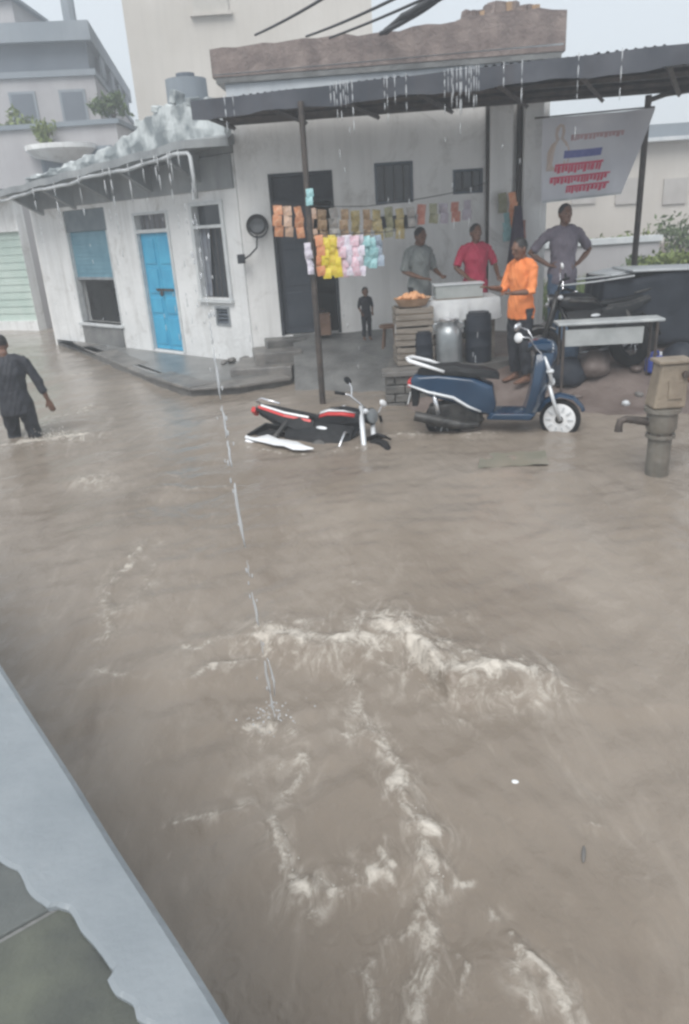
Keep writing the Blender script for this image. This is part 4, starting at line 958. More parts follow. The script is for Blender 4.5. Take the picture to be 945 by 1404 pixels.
cable('hanging_string', [MW.P(.75, 2.55, .05), la, YP(500, 283, 10.5), YP(612, 266, 11.0), MW.P(MW.px(668, 250)[0], 2.7, .1)], .006, 'thin cord strung under the porch roof carrying orange and brown packets', 'cord')
cols = ['orange', 'peach', 'orange', 'peach', 'brown', 'grey', 'brown', 'ochre', 'brown', 'ochre', 'olive', 'ochre', 'grey', 'rust', 'olive', 'mauve', 'rust', 'mauve']
near = ['at the doorway end of the upper cord', 'in front of the dark doorway', 'beside the thin iron post', 'just left of the thin iron post', 'just right of the iron post', 'above the yellow strips', 'above the lemon yellow strip', 'above the pink strip',
        'above the white strip', 'above the teal strip', 'left of the square window', 'below the left edge of the square window', 'below the square window', 'below the right edge of the square window', 'right of the square window', 'above the man in grey', 'left of the small window', 'at the far end of the upper cord below the small window']
for i, c in enumerate(cols):
    t = i / (len(cols) - 1); u = 379 + (640 - 379) * t; v = 279 + 8 * math.sin(t * 2.5) - 22 * max(0, t - .45); y = PY + .75 * t
    n = 3 if i < 5 else (3 if i < 12 else 2)
    strip(YP(u, v, y), n, c, '%s packet strip %s' % (WORD[c], near[i]), 'packet strips on the upper cord', 1.02)
cols2 = ['coral', 'yellow', 'lemon', 'yellow', 'pink', 'white', 'pink', 'white', 'teal', 'teal', 'slate']
near2 = ['touching the iron post on the lower cord', 'next to the coral strip', 'between the two bright yellow strips', 'next to the first pink strip', 'next to the bright yellow strips', 'between the two pink strips', 'between the two white strips', 'next to the teal strips', 'next to the white strips', 'next to the slate blue strip', 'at the free end of the lower cord']
for i, c in enumerate(cols2):
    u = 438 + 7.7 * i + (3 if i > 7 else 0); strip(YP(u, 322 + .0 * i, 10.05), 4 if i < 8 else 3, c, '%s packet strip %s' % (WORD[c], near2[i]), 'packet strips on the lower cord', 1.0)
cable('hanging_string', [(pb[0], pb[1], 2.14), YP(436, 321, 10.0), YP(530, 318, 10.05), MW.P(MW.px(570, 305)[0], 2.2, .06)], .006, 'thin lower cord from the iron post carrying the bright yellow packets', 'cord')
for i, (u, v, n, c) in enumerate(((422, 330, 4, 'white'), (424, 258, 2, 'teal'))):
    strip(YP(u, v, 9.75), n, c, ('white packet strip hanging down the left side of the iron post', 'teal packet strip tied high on the iron post')[i], 'packet strips on the post', .75)
# ribbons and dark cloth on the pilaster
for i, (u, v, n, c) in enumerate(((690, 262, 2, 'olive'), (695, 290, 3, 'teal'), (704, 262, 4, 'coral'), (716, 300, 2, 'rust'))):
    a, z = MW.px(u, v, .3); strip(MW.P(a, z, .3), n, c, ('olive green packet strip on the pilaster', 'teal packet strip on the pilaster above the man in orange', 'coral packet strip on the pilaster', 'rusty red packet strip on the pilaster')[i], 'packet strips on the pilaster', 1.1)
mb = MB(); A = YP(712, 282, 11.9); n = 9; rg = []
for k in range(7):
    t = k / 6; rg.append([(A[0] + math.cos(j / 10 * 6.283) * (.05 + .09 * t) * (1 + .25 * math.sin(j * 3)), 11.95 + math.sin(j / 10 * 6.283) * (.03 + .04 * t), A[2] - .9 * t) for j in range(10)])
mb.rings(rg); tag(mb.build('hanging_cloth', mat('dark_plum_cloth', (.05, .035, .06), (.08, .06, .09), .8, 5, .6, 10), smooth=True), 'dark plum folded cloth hanging on the pilaster behind the man in orange', 'cloth')

# ------------------------------------------------------------------ stall goods on the porch
def gz(x, y): return float(ground_h(np.float64(x), np.float64(y)))
cx_, cy_ = 1.08, 10.15
def crate(z, rz, label):
    o = thing('wooden_crate', label, 'crate', (cx_, cy_, z), rz, 'crates stacked on the porch edge')
    w_, d_, h_ = .5, .4, .25
    for k in range(3):
        for sy in (-1, 1):
            mb = MB(); mb.box((0, sy * d_ / 2, .045 + k * .08), (w_, .014, .066)); mb.build('slat', M_wood, o)
        for sx in (-1, 1):
            mb = MB(); mb.box((sx * (w_ / 2 - .008), 0, .045 + k * .08), (.014, d_ - .016, .064)); mb.build('slat', M_wood, o)
    for sx in (-1, 1):
        for sy in (-1, 1):
            mb = MB(); mb.box((sx * (w_ / 2 - .035), sy * (d_ / 2 - .027), .125), (.035, .035, .25)); mb.build('corner_post', M_wood, o)
    mb = MB(); mb.box((0, 0, .012), (w_ - .06, d_ - .06, .014)); mb.build('bottom', M_wood, o)
    mb = MB(); mb.box((0, 0, .1), (w_ - .1, d_ - .1, .14)); mb.build('contents', M_card, o); return o
crate(PFZ + .002, .05, 'slatted wooden crate, bottom one of the stack on the porch edge'); crate(PFZ + .256, -.06, 'slatted wooden crate, middle one of the stack on the porch edge'); crate(PFZ + .51, .03, 'slatted wooden crate, topmost of the stack under the tan snack basket')
bk = thing('snack_basket', 'shallow tan basket heaped with orange fried snacks on the crate stack', 'basket', (cx_, cy_, PFZ + .764))
mb = MB(); mb.lathe((0, 0, 0), [(.01, 0), (.18, 0), (.24, .09), (.25, .1), (.225, .095), (.17, .02), (.01, .02)], 26); mb.build('bowl', M_sack, bk, smooth='auto')
sn = sachet_mesh(.09, .09)
for i in range(26):
    a = random.uniform(0, 6.28); r_ = .17 * math.sqrt(random.random()); mb = MB() if i == 0 else None
    if i == 0: mb.ell((0, 0, 0), (.05, .04, .03), 9, 6); sme = mb.mesh('snack'); sme.materials.append(mat('fried_snack', (.62, .3, .14), (.72, .4, .22), .6, 14, .6, 40)); sme.polygons.foreach_set('use_smooth', [True] * len(sme.polygons))
    s_ = bpy.data.objects.new('snack', sme); COL.objects.link(s_); s_.parent = bk; s_.location = (r_ * math.cos(a), r_ * math.sin(a), .07 + .09 * (1 - r_ / .17) + .02 * random.random()); s_.rotation_euler = (random.random(), random.random(), a)

tb = thing('stall_table', 'wooden stall table draped with a pale grey cloth', 'table', (1.72, 10.42, PFZ))
TH = .80
mb = MB(); mb.box((0, 0, TH - .02), (1.0, .6, .04)); mb.build('table_top', M_wood, tb, bevel=.005)
for sx in (-1, 1):
    for sy in (-1, 1): mb = MB(); mb.box((sx * .44, sy * .24, (TH - .04) / 2), (.05, .05, TH - .04)); mb.build('leg', M_wood, tb)
mb = MB(); mb.box((0, .24, .25), (.83, .03, .05)); mb.box((0, -.24, .25), (.83, .03, .05)); mb.build('stretcher', M_wood, tb)
rg = []; n = 60
def clothring(ox, dz, amp):
    out = []
    for j in range(n):
        a = 2 * math.pi * j / n; c, s_ = math.cos(a), math.sin(a); k = max(abs(c) / .51, abs(s_) / .31); x, y = c / k, s_ / k; e = 1 + (ox + amp * math.sin(j * 1.9)) / max(.25, math.hypot(x, y)); out.append((x * e, y * e, TH + dz + (.02 * math.sin(j * .7) if dz < -.1 else 0)))
    return out
mb = MB(); mb.rings([clothring(-.25, .006, 0), clothring(0, .006, 0), clothring(.015, -.01, .003), clothring(.03, -.12, .012), clothring(.045, -.27, .022)], cap=False); c = clothring(-.25, .006, 0); b_ = len(mb.v); mb.v += [tuple(p) for p in c]; mb.f.append(tuple(range(b_, b_ + n)))
clo = mb.build('table_cloth', M_cloth, smooth='auto'); clo.location = tb.location; tag(clo, 'pale grey cloth hanging over the stall table', 'cloth')
tr = thing('display_tray', 'grey glazed display box on the stall table', 'display box', (1.70, 10.25, PFZ + TH + .008))
mb = MB(); mb.box((0, 0, .01), (.62, .26, .02)); mb.build('base', M_wood, tr)
for (c, s_) in (((0, -.125, .1), (.62, .01, .16)), ((0, .125, .1), (.62, .01, .16)), ((-.305, 0, .1), (.01, .24, .16)), ((.305, 0, .1), (.01, .24, .16))):
    mb = MB(); mb.box(c, s_); mb.build('pane', mat('dusty_glass', (.3, .32, .31), (.38, .4, .39), .2, 4), tr)
mb = MB(); mb.box((0, 0, .187), (.66, .29, .014)); mb.build('lid', M_pale, tr, bevel=.003)
cn_ = thing('milk_can', 'dull steel milk can with bright rim standing before the stall table', 'can', (1.53, 9.93, PFZ))
mb = MB(); mb.lathe((0, 0, 0), [(.01, 0), (.16, 0), (.17, .02), (.17, .40), (.15, .46), (.11, .50), (.11, .56), (.01, .56)], 26); mb.build('body', M_steel, cn_, smooth='auto')
mb = MB(); mb.lathe((0, 0, .56), [(.01, 0), (.13, 0), (.135, .025), (.12, .04), (.01, .05)], 26); mb.build('lid', M_chrome, cn_, smooth='auto')
for sx in (-1, 1): mb = MB(); mb.tube([(sx * .15, 0, .44), (sx * .2, 0, .48), (sx * .19, 0, .53), (sx * .12, 0, .54)], .012, 8); mb.build('handle', M_steel, cn_, smooth=True)
for i, (x, y, r_, h_, lb_) in enumerate(((1.2, 9.98, .12, .42, 'short black plastic drum between the crate stack and the milk can'), (1.93, 9.98, .17, .62, 'tall black plastic drum between the milk can and the man in orange'))):
    o = thing('plastic_drum', lb_, 'drum', (x, y, PFZ)); mb = MB(); mb.lathe((0, 0, 0), [(.01, 0), (r_ * .94, 0), (r_, .03), (r_, h_ * .32), (r_ * 1.04, h_ * .35), (r_, h_ * .38), (r_, h_ * .64), (r_ * 1.04, h_ * .67), (r_, h_ * .7), (r_ * .95, h_), (.01, h_)], 24); mb.build('body', M_tarp, o, smooth='auto')
    mb = MB(); mb.lathe((0, 0, h_), [(.01, .002), (r_ * .8, .002), (r_ * .8, .03), (.01, .035)], 20); mb.build('lid', M_dark, o, smooth='auto')
# stool and small iron tap stand by the front wall
p = G(535, 474, .5); so = thing('wooden_stool', 'small brown wooden stool beside the crate stack', 'stool', (p[0], p[1], .47))
mb = MB(); mb.lathe((0, 0, .3), [(.01, 0), (.15, 0), (.155, .02), (.15, .04), (.01, .04)], 18); mb.build('seat', M_woodb, so, smooth='auto')
for k in range(4): a = k * math.pi / 2 + .6; mb = MB(); mb.tube([(.14 * math.cos(a), .14 * math.sin(a), 0), (.1 * math.cos(a), .1 * math.sin(a), .3)], .018, 8); mb.build('leg', M_woodb, so, smooth='auto')
o = thing('ghee_tin', 'square brown tin on the dark doorway sill', 'tin', (*MW.P(d1 - .28, 0, .2)[:2], .565)); mb = MB(); mb.box((0, 0, .17), (.24, .24, .34)); mb.build('body', M_woodb, o, bevel=.015); mb = MB(); mb.torus((0, 0, .36), .05, .008, 'Y', 14, 6); mb.build('handle', M_iron, o)

# ------------------------------------------------------------------ right side: dark stall, bench, drum, bits on the bank
kx, ky = 4.2, 10.35
ks = thing('covered_stall', 'dark tarpaulin covered stall box with a pale top sheet', 'stall', (kx, ky, gz(kx, ky)))
kz = ks.location.z; kt = YP(870, 378, ky - .4)[2] - kz
mb = MB(); mb.box((.12, 0, kt / 2), (1.5, .75, kt - .03)); me = mb.mesh('cover'); bm = bmesh.new(); bm.from_mesh(me); bmesh.ops.subdivide_edges(bm, edges=bm.edges, cuts=9, use_grid_fill=True)
for v in bm.verts: 
    k = 1 - max(0, v.co.z) / kt; v.co.x += .035 * k * math.sin(v.co.y * 21 + v.co.z * 5); v.co.y += .04 * k * math.sin(v.co.x * 19 + v.co.z * 3)
    v.co.z += .03 * math.sin(v.co.x * 5)
bm.to_mesh(me); bm.free(); link('cover', me, M_tarp, ks, smooth=True)
mb = MB(); mb.box((.3, -.06, kt + .045), (1.2, .72, .03), (0, .03, .02)); mb.build('top_sheet', M_pale, ks, bevel=.01)
mb = MB(); mb.box((-.35, .1, kt + .03), (.45, .5, .02), (0, -.1, .3)); mb.build('top_board', M_pale, ks, bevel=.006)
for sx in (-.6, .84): mb = MB(); mb.tube([(sx, .39, -.02), (sx, .39, kt)], .022, 8); mb.build('corner_pole', M_iron, ks, smooth='auto')
bx_, by_ = 3.35, 9.15
be = thing('metal_bench', 'pale painted metal bench on the mud bank before the dark stall', 'bench', (bx_, by_, gz(bx_, by_) - .02), R(-5))
bz = YP(830, 440, by_)[2] - be.location.z
mb = MB(); mb.box((0, 0, bz), (1.25, .32, .035)); mb.build('seat', mat('grimy_bench_paint', (.36, .38, .39), (.5, .52, .52), .5, 5, .3), be, bevel=.01)
mb = MB(); mb.box((-.08, -.1, bz - .17), (.95, .02, .2), (.12, 0, 0)); mb.build('front_panel', mat('grimy_pale_panel', (.34, .36, .36), (.46, .48, .48), .5, 4, .3), be)
for sx in (-.55, .55):
    for sy in (-.12, .12): mb = MB(); mb.tube([(sx, sy, 0), (sx, sy, bz - .02)], .018, 8); mb.build('leg', M_iron, be, smooth='auto')
def lump(name, u, v, z, r, mt, label, cat, sq=.6, seed=0):
    p = G(u, v, z); mb = MB(); mb.ell((0, 0, 0), (r, r * .8, r * sq), 10, 6); me = mb.mesh(name)
    for vv in me.vertices: vv.co *= 1 + .18 * math.sin(vv.co.x * 60 + seed) * math.cos(vv.co.z * 50 + seed)
    o = link(name, me, mt, smooth=True); zz = max(gz(p[0], p[1]), 0 if z == 0 else -9); o.location = (p[0], p[1], zz + r * sq * .55); o.rotation_euler = (0, 0, seed); return tag(o, label, cat)
jc = G(897, 500, .38); jr = thing('blue_jerrycan', 'small blue plastic jerrycan on the mud bank', 'jerrycan', (jc[0], jc[1], gz(jc[0], jc[1]) - .01), .4)
mb = MB(); mb.box((0, 0, .1), (.22, .12, .2)); mb.build('body', M_bluep, jr, bevel=.03); mb = MB(); mb.tube([(-.07, 0, .19), (-.05, 0, .25), (.05, 0, .25), (.07, 0, .2)], .013, 8); mb.build('handle', M_bluep, jr, smooth=True); mb = MB(); mb.lathe((.085, 0, .19), [(.005, 0), (.025, 0), (.025, .05), (.005, .055)], 12); mb.build('cap', M_white_p, jr)
for i, a in enumerate(((906, 512, .3, .07, M_white_p, 'white plastic pot fallen beside the blue jerrycan', 'pot', .7), (858, 553, .05, .06, M_pale, 'pale round stone at the water line near the pump spout', 'stone', .7), (876, 546, .06, .055, M_stone, 'grey stone at the water line near the pump spout', 'stone', .7),
                       (778, 458, .5, .07, M_pale, 'pale metal bowl left of the metal bench', 'bowl', .5), (790, 470, .45, .09, M_engine, 'dark greasy can under the metal bench', 'can', .8), (838, 478, .4, .12, M_tarp, 'dark bundle under the metal bench', 'bundle', .6), (935, 493, .35, .09, M_pale, 'pale lump behind the pump head', 'stone', .5),
                       (800, 530, .12, .1, M_stone, 'brown stone half way down the mud bank', 'stone', .5), (870, 525, .15, .09, M_mud, 'muddy clod below the blue jerrycan', 'clod', .5), (790, 548, .05, .07, M_mud, 'muddy clod beside the scooter front wheel', 'clod', .5))):
    lump(a[6] if a[6] != 'stone' else 'bank_stone', a[0], a[1], a[2], a[3], a[4], a[5], a[6], a[7], i)
tyx = G(852, 470, .45); ty = MB(); ty.torus((0, 0, 0), .22, .07, 'Y', 30, 10); ty = ty.build('old_tyre', M_rubber, smooth=True); ty.location = (3.75, 9.45, gz(3.75, 9.45) + .26); ty.rotation_euler = (R(-16), 0, R(15)); tag(ty, 'old black tyre leaning on the dark tarpaulin stall', 'tyre')
for i, (x, y, w_, h_, mt, lb_) in enumerate(((2.95, 9.35, .26, .34, M_tarp, 'dark plastic sack slumped left of the metal bench'), (3.3, 9.42, .3, .3, M_mud, 'brown gunny sack behind the metal bench'), (4.3, 9.2, .3, .36, M_tarp, 'dark sack at the right foot of the tarpaulin stall'), (2.98, 9.75, .24, .5, M_jean, 'blue grey bundle behind the dark plastic sack'))):
    mb = MB(); rgs = []
    for k in range(9):
        t = k / 8; rr_ = w_ * (math.sin(math.pi * (.2 + .74 * t)) ** .6) * (1 - .25 * t); rgs.append([(math.cos(j / 14 * 6.283) * rr_ * (1 + .1 * math.sin(j * 2.3 + k)), math.sin(j / 14 * 6.283) * rr_ * .75 * (1 + .1 * math.cos(j * 1.7 + k)), h_ * t) for j in range(14)])
    mb.rings(rgs); o = mb.build('sack', mt, smooth=True); o.location = (x, y, gz(x, y) - .02); o.rotation_euler = (0, 0, i); tag(o, lb_, 'sack')
for i, (u0, v0, u1, v1, y0, y1) in enumerate(((765, 392, 870, 378, 10.15, 9.9), (790, 383, 890, 371, 10.3, 10.1))):
    A, B = YP(u0, v0, y0), YP(u1, v1, y1); mb = MB(); mb.tube([A, (A + B) / 2 - [0, 0, .01], B], [(.07, .012)] * 3, 4); tag(mb.build('plank', M_pale), ('pale plank reaching from the parked motorcycle onto the tarpaulin stall', 'pale plank at the back of the tarpaulin stall top')[i], 'plank')
# floating bits
o = lump('foam_scrap', 707, 1076, 0, .02, M_white_p, 'white foam scrap floating alone on the brown water', 'scrap', .5, 3); o.location.z = .012
o = lump('floating_twig', 800, 1172, 0, .03, M_stone, 'short dark stick drifting on the brown water', 'stick', .5, 4); o.scale = (.3, 1.7, .4); o.rotation_euler = (0, 0, -.35); o.location.z = .004
# green plastic sheet drifting just under the surface in front of the scooter
mb = MB(); A, B, C_, D = G(655, 642, .003), G(752, 636, .003), G(748, 618, .003), G(660, 622, .003); rows = []
for j in range(5):
    rows += [A + (B - A) * (i / 10) + ((D + (C_ - D) * (i / 10)) - (A + (B - A) * (i / 10))) * (j / 4) + [0, 0, .006 * math.sin(i * 1.7 + j)] for i in range(11)]
mb.add(rows + [p - [0, 0, .003] for p in rows], [(j * 11 + i, j * 11 + i + 1, (j + 1) * 11 + i + 1, (j + 1) * 11 + i) for j in range(4) for i in range(10)] + [tuple(55 + k for k in (j * 11 + i, (j + 1) * 11 + i, (j + 1) * 11 + i + 1, j * 11 + i + 1)) for j in range(4) for i in range(10)])
tag(mb.build('plastic_sheet', mat('muddy_green_plastic', (.20, .195, .15), (.25, .225, .18), .3, 4), smooth=True), 'muddy green plastic sheet floating in front of the blue scooter', 'sheet')

# ------------------------------------------------------------------ hand pump
pp = G(905, 655, 0); pu = thing('hand_pump', 'old tan and grey iron hand pump standing in the flood', 'hand pump', (pp[0], pp[1] + .08, gz(pp[0], pp[1] + .08)))
b0 = -pu.location.z
mb = MB(); mb.lathe((0, 0, 0), [(.02, 0), (.1, 0), (.1, b0 + .36), (.02, b0 + .36)], 24); mb.build('riser_pipe', M_pumpg, pu, smooth='auto')
mb = MB(); mb.lathe((0, 0, b0 + .36), [(.02, .0), (.125, 0), (.125, .03), (.02, .03)], 24); fl_ = mb.build('flange', M_pumpg, pu, smooth='auto')
for k in range(6): a = k * math.pi / 3; mb = MB(); mb.lathe((.108 * math.cos(a), .108 * math.sin(a), b0 + .385), [(.002, 0), (.014, 0), (.014, .02), (.002, .022)], 6); mb.build('bolt', M_iron, fl_)
mb = MB(); mb.lathe((0, 0, b0 + .395), [(.02, 0), (.1, 0), (.13, .05), (.13, .2), (.155, .2), (.155, .235), (.02, .235)], 26); mb.build('water_chamber', M_pumpg, pu, smooth='auto')
mb = MB(); mb.tube([(-.1, 0, b0 + .5), (-.24, -.01, b0 + .53), (-.33, -.015, b0 + .545), (-.375, -.02, b0 + .53), (-.385, -.02, b0 + .48), (-.385, -.02, b0 + .44)], [.038, .034, .032, .032, .032, .036], 14); mb.build('spout', M_iron, pu, smooth='auto')
mb = MB(); mb.hexa([(-.13, -.11, b0 + .635), (.15, -.11, b0 + .635), (.15, .11, b0 + .635), (-.13, .11, b0 + .635), (-.08, -.09, b0 + 1.02), (.16, -.09, b0 + 1.02), (.16, .09, b0 + 1.02), (-.08, .09, b0 + 1.02)]); hd = mb.build('pump_head', M_pumpt, pu, bevel=.02)
mb = MB(); mb.box((.045, -.108, b0 + .8), (.12, .012, .16), (-.05, 0, 0)); mb.build('inspection_plate', M_pumpt, hd, bevel=.004)
mb = MB(); mb.box((.04, 0, b0 + 1.035), (.3, .22, .03)); mb.build('head_cover', M_pumpt, pu, bevel=.008)
mb = MB(); mb.tube([(.1, 0, b0 + .93), (.2, 0, b0 + .88), (.3, -.02, b0 + .75), (.5, -.06, b0 + .55), (.75, -.1, b0 + .4)], [.03, .028, .026, .024, .024], 10); mb.build('handle', M_rust, pu, smooth=True)
mb = MB(); mb.lathe((.12, -.13, b0 + .93), [(.01, 0), (.03, 0), (.03, .26), (.01, .26)], 14, 'Y'); mb.build('axle', M_iron, pu, smooth='auto')

# ------------------------------------------------------------------ vehicles (local: x forward, y left, z up)
def wheel(parent, name, x, r, w_, rimmat, zc=None, spokes=0, disc=False, yaw=0.0):
    z = zc if zc is not None else r
    o = bpy.data.objects.new(name, None); o = None
    mb = MB(); mb.torus((0, 0, 0), r - w_ / 2, w_ / 2, 'Y', 36, 10); t = mb.build('tyre', M_rubber, None, smooth=True)
    root = MB(); root.lathe((0, -.05, 0), [(.005, 0), (.045, 0), (.045, .1), (.005, .1)], 16, 'Y'); h_ = root.build(name, M_engine, parent, smooth='auto'); h_.location = (x, 0, z); h_.rotation_euler = (0, 0, yaw); t.parent = h_
    mb = MB(); ro = r - w_ * .8
    if disc: mb.lathe((0, -.035, 0), [(.03, -.012), (.05, -.012), (ro * .55, 0.0), (ro * .92, -.008), (ro, .0), (ro, .07), (ro * .92, .078), (.03, .07)], 32, 'Y')
    else:
        mb.torus((0, 0, 0), ro, .012, 'Y', 36, 8, 1.8)
    mb.build('rim', rimmat, h_, smooth='auto')
    if disc:
        for k in range(10):
            a = k * math.pi / 5; mb = MB(); mb.box((ro * .7 * math.cos(a), -.044, ro * .7 * math.sin(a)), (ro * .34, .01, .018), (0, -a, 0)); mb.build('spoke', M_pale, h_)
    for k in range(spokes):
        a = k * 2 * math.pi / spokes; s_ = .03 * (-1) ** k; mb = MB(); mb.tube([(.04 * math.cos(a + .4), s_, .04 * math.sin(a + .4)), (ro * math.cos(a), 0, ro * math.sin(a))], .0035, 5); mb.build('spoke', M_chrome, h_)
    return h_
fwp = YP(768, 570, 7.95); rwp = YP(608, 560, 8.24)
hd_ = math.atan2(fwp[1] - rwp[1], fwp[0] - rwp[0])
WB = 1.27; mid = np.array([fwp[0] - math.cos(hd_) * WB / 2, fwp[1] - math.sin(hd_) * WB / 2])
sc = thing('motor_scooter', 'blue motor scooter with white disc front wheel standing at the flood edge', 'scooter', (mid[0], mid[1], -.1), hd_)
XF, XR = WB / 2, -WB / 2; WR = .225
wheel(sc, 'front_wheel', XF, WR, .065, M_white_p, disc=True, yaw=R(-14)); wheel(sc, 'rear_wheel', XR, WR, .09, M_engine, disc=True)
def pY(name, prof, y0, y1, mt, bevel=.012, parent=None, k=1.0, seg=3): mb = MB(); mb.prismY(prof, y0, y1, k); return mb.build(name, mt, parent or sc, smooth='auto', bevel=bevel, seg=seg)
body = pY('body', [(-1.0, .70), (-.98, .62), (-.80, .52), (-.48, .44), (-.30, .33), (-.10, .30), (-.06, .42), (-.10, .62), (-.3, .72), (-.7, .77), (-.95, .76)], -.155, .155, M_sblue)
mb = MB()
for sy in (-1, 1): mb.tube([(-1.02, sy * .16, .665), (-.8, sy * .185, .585), (-.52, sy * .19, .52), (-.36, sy * .19, .42), (-.22, sy * .185, .36)], [.012, .016, .018, .016, .01], 8)
mb.build('side_trim', M_silver, body, smooth=True)
seat = MB(); rg = []
for (x, z0, z1, w_) in ((-.92, .77, .80, .10), (-.85, .76, .845, .125), (-.5, .755, .86, .14), (-.42, .75, .83, .145), (-.2, .72, .81, .135), (-.06, .70, .77, .1), (-.03, .69, .73, .07)):
    rg.append([(x, -w_, z0), (x, -w_ * 1.02, (z0 + z1) / 2), (x, -w_ * .8, z1), (x, 0, z1 + .008), (x, w_ * .8, z1), (x, w_ * 1.02, (z0 + z1) / 2), (x, w_, z0), (x, 0, z0 - .01)])
seat.rings(rg); seat.build('seat', M_seat, sc, smooth='auto')
mb = MB(); mb.tube([(-.62, -.15, .80), (-.82, -.16, .87), (-1.0, -.12, .92), (-1.04, 0, .93), (-1.0, .12, .92), (-.82, .16, .87), (-.62, .15, .80)], [.016, .02, .024, .024, .024, .02, .016], 10); mb.build('grab_rail', M_white_p, sc, smooth=True)
mb = MB(); mb.box((-1.01, 0, .66), (.05, .2, .08)); mb.build('tail_light', M_redlens, sc, bevel=.015)
mb = MB(); mb.box((-1.02, 0, .5), (.012, .2, .14), (0, .25, 0)); mb.build('number_plate', M_pale, sc); mb = MB(); mb.hexa([(-.99, -.07, .4), (-.93, -.07, .4), (-.93, .07, .4), (-.99, .07, .4), (-1.0, -.08, .6), (-.9, -.08, .6), (-.9, .08, .6), (-1.0, .08, .6)]); mb.build('rear_mudguard', M_seat, sc)
pY('floorboard', [(-.16, .26), (.33, .25), (.37, .31), (.33, .33), (-.12, .335)], -.19, .19, M_sblue, .01)
pY('engine', [(-.82, .16), (-.3, .13), (-.2, .22), (-.25, .4), (-.5, .46), (-.8, .4)], -.1, .12, M_engine, .015)
mb = MB(); mb.tube([(-.25, -.13, .2), (-.4, -.17, .2), (-.55, -.2, .23), (-.95, -.2, .32)], [.025, .045, .06, .055], 14); mb.build('exhaust', M_engine, sc, smooth='auto')
mb = MB(); mb.tube([(-.68, -.13, .26), (-.74, -.13, .58)], .028, 10); mb.build('shock_absorber', M_chrome, sc, smooth=True)
ap = MB(); rg = []
for (x, z, w_, t) in ((.30, .27, .17, .09), (.36, .40, .20, .10), (.40, .58, .215, .10), (.43, .76, .20, .10), (.455, .90, .15, .11), (.46, .97, .1, .11)):
    rg.append([(x - t, -w_, z), (x - t * .1, -w_ * .97, z + .01), (x + t * .7, -w_ * .5, z + .02), (x + t, 0, z + .025), (x + t * .7, w_ * .5, z + .02), (x - t * .1, w_ * .97, z + .01), (x - t, w_, z), (x - t * .75, 0, z)])
ap.rings(rg); apr = ap.build('apron', M_sblue, sc, smooth='auto', bevel=.01)
mb = MB()
for sy in (-1, 1): mb.tube([(.44, sy * .13, .94), (.49, sy * .15, .8), (.52, sy * .105, .68), (.52, sy * .05, .58)], [.012, .022, .02, .01], 8)
mb.build('apron_trim', M_silver, apr, smooth=True)
mb = MB(); mb.box((.545, 0, .64), (.03, .16, .05), (0, .2, 0)); mb.build('badge', M_silver, apr, bevel=.01)
for sy in (-1, 1): mb = MB(); mb.ell((.50, sy * .13, .78), (.045, .045, .03), 12, 8); mb.build('indicator', M_lens, apr, smooth=True)
mb = MB(); mb.rings([[(XF + .24 * math.cos(a), -w_, WR + .26 * math.sin(a)), (XF + .27 * math.cos(a), -w_ * .6, WR + .29 * math.sin(a)), (XF + .28 * math.cos(a), 0, WR + .3 * math.sin(a)), (XF + .27 * math.cos(a), w_ * .6, WR + .29 * math.sin(a)), (XF + .24 * math.cos(a), w_, WR + .26 * math.sin(a)), (XF + .23 * math.cos(a), 0, WR + .25 * math.sin(a))] for a, w_ in ((R(18), .03), (R(32), .06), (R(60), .075), (R(95), .085), (R(130), .085), (R(160), .07))]); mb.build('front_mudguard', M_sblue, sc, smooth='auto')
for sy in (-1, 1): mb = MB(); mb.tube([(.50, sy * .075, .62), (.56, sy * .085, .42), (XF, sy * .08, WR)], [.02, .02, .022], 10); mb.build('fork_leg', M_silver, sc, smooth=True)
mb = MB(); mb.tube([(.40, 0, .9), (.36, 0, 1.02)], .04, 12); mb.build('steering_column', M_seat, sc, smooth='auto')
mb = MB(); mb.rings([[(x, y * w_, z + zz * h_) for y, zz in ((-1, -.2), (-.9, .5), (-.4, .95), (.4, .95), (.9, .5), (1, -.2), (.5, -.9), (-.5, -.9))] for x, w_, h_, z in ((.27, .1, .04, 1.03), (.32, .16, .06, 1.04), (.42, .15, .085, 1.03), (.50, .11, .085, 1.01), (.54, .06, .05, 1.0))]); cw = mb.build('handlebar_cowl', M_sblue, sc, smooth='auto')
mb = MB(); mb.ell((.515, 0, 1.005), (.03, .085, .065), 16, 9); mb.build('headlight', M_lens, cw, smooth=True)
for sy in (-1, 1):
    mb = MB(); mb.tube([(.35, sy * .12, 1.05), (.32, sy * .25, 1.06), (.27, sy * .34, 1.05)], .014, 10); hb = mb.build('handlebar', M_chrome, sc, smooth=True)
    mb = MB(); mb.tube([(.315, sy * .25, 1.06), (.255, sy * .37, 1.045)], .02, 12); mb.build('grip', M_rubber, hb, smooth=True)
    mb = MB(); mb.tube([(.34, sy * .24, 1.05), (.40, sy * .30, 1.0)], .007, 6); mb.build('brake_lever', M_chrome, hb)
    mb = MB(); mb.tube([(.33, sy * .2, 1.06), (.27, sy * .27, 1.16), (.20, sy * .33, 1.18)], .008, 8); ms = mb.build('mirror_stalk', M_chrome, sc, smooth=True)
    mb = MB(); mb.ell((.16, sy * .37, 1.18), (.025, .075, .052), 16, 9, (0, .2, sy * -.5)); mb.build('mirror', M_white_p if sy < 0 else M_chrome, ms, smooth=True)
mb = MB(); mb.tube([(-.2, .12, .2), (-.25, .25, .1), (-.28, .34, .0)], .014, 8); mb.build('side_stand', M_iron, sc)

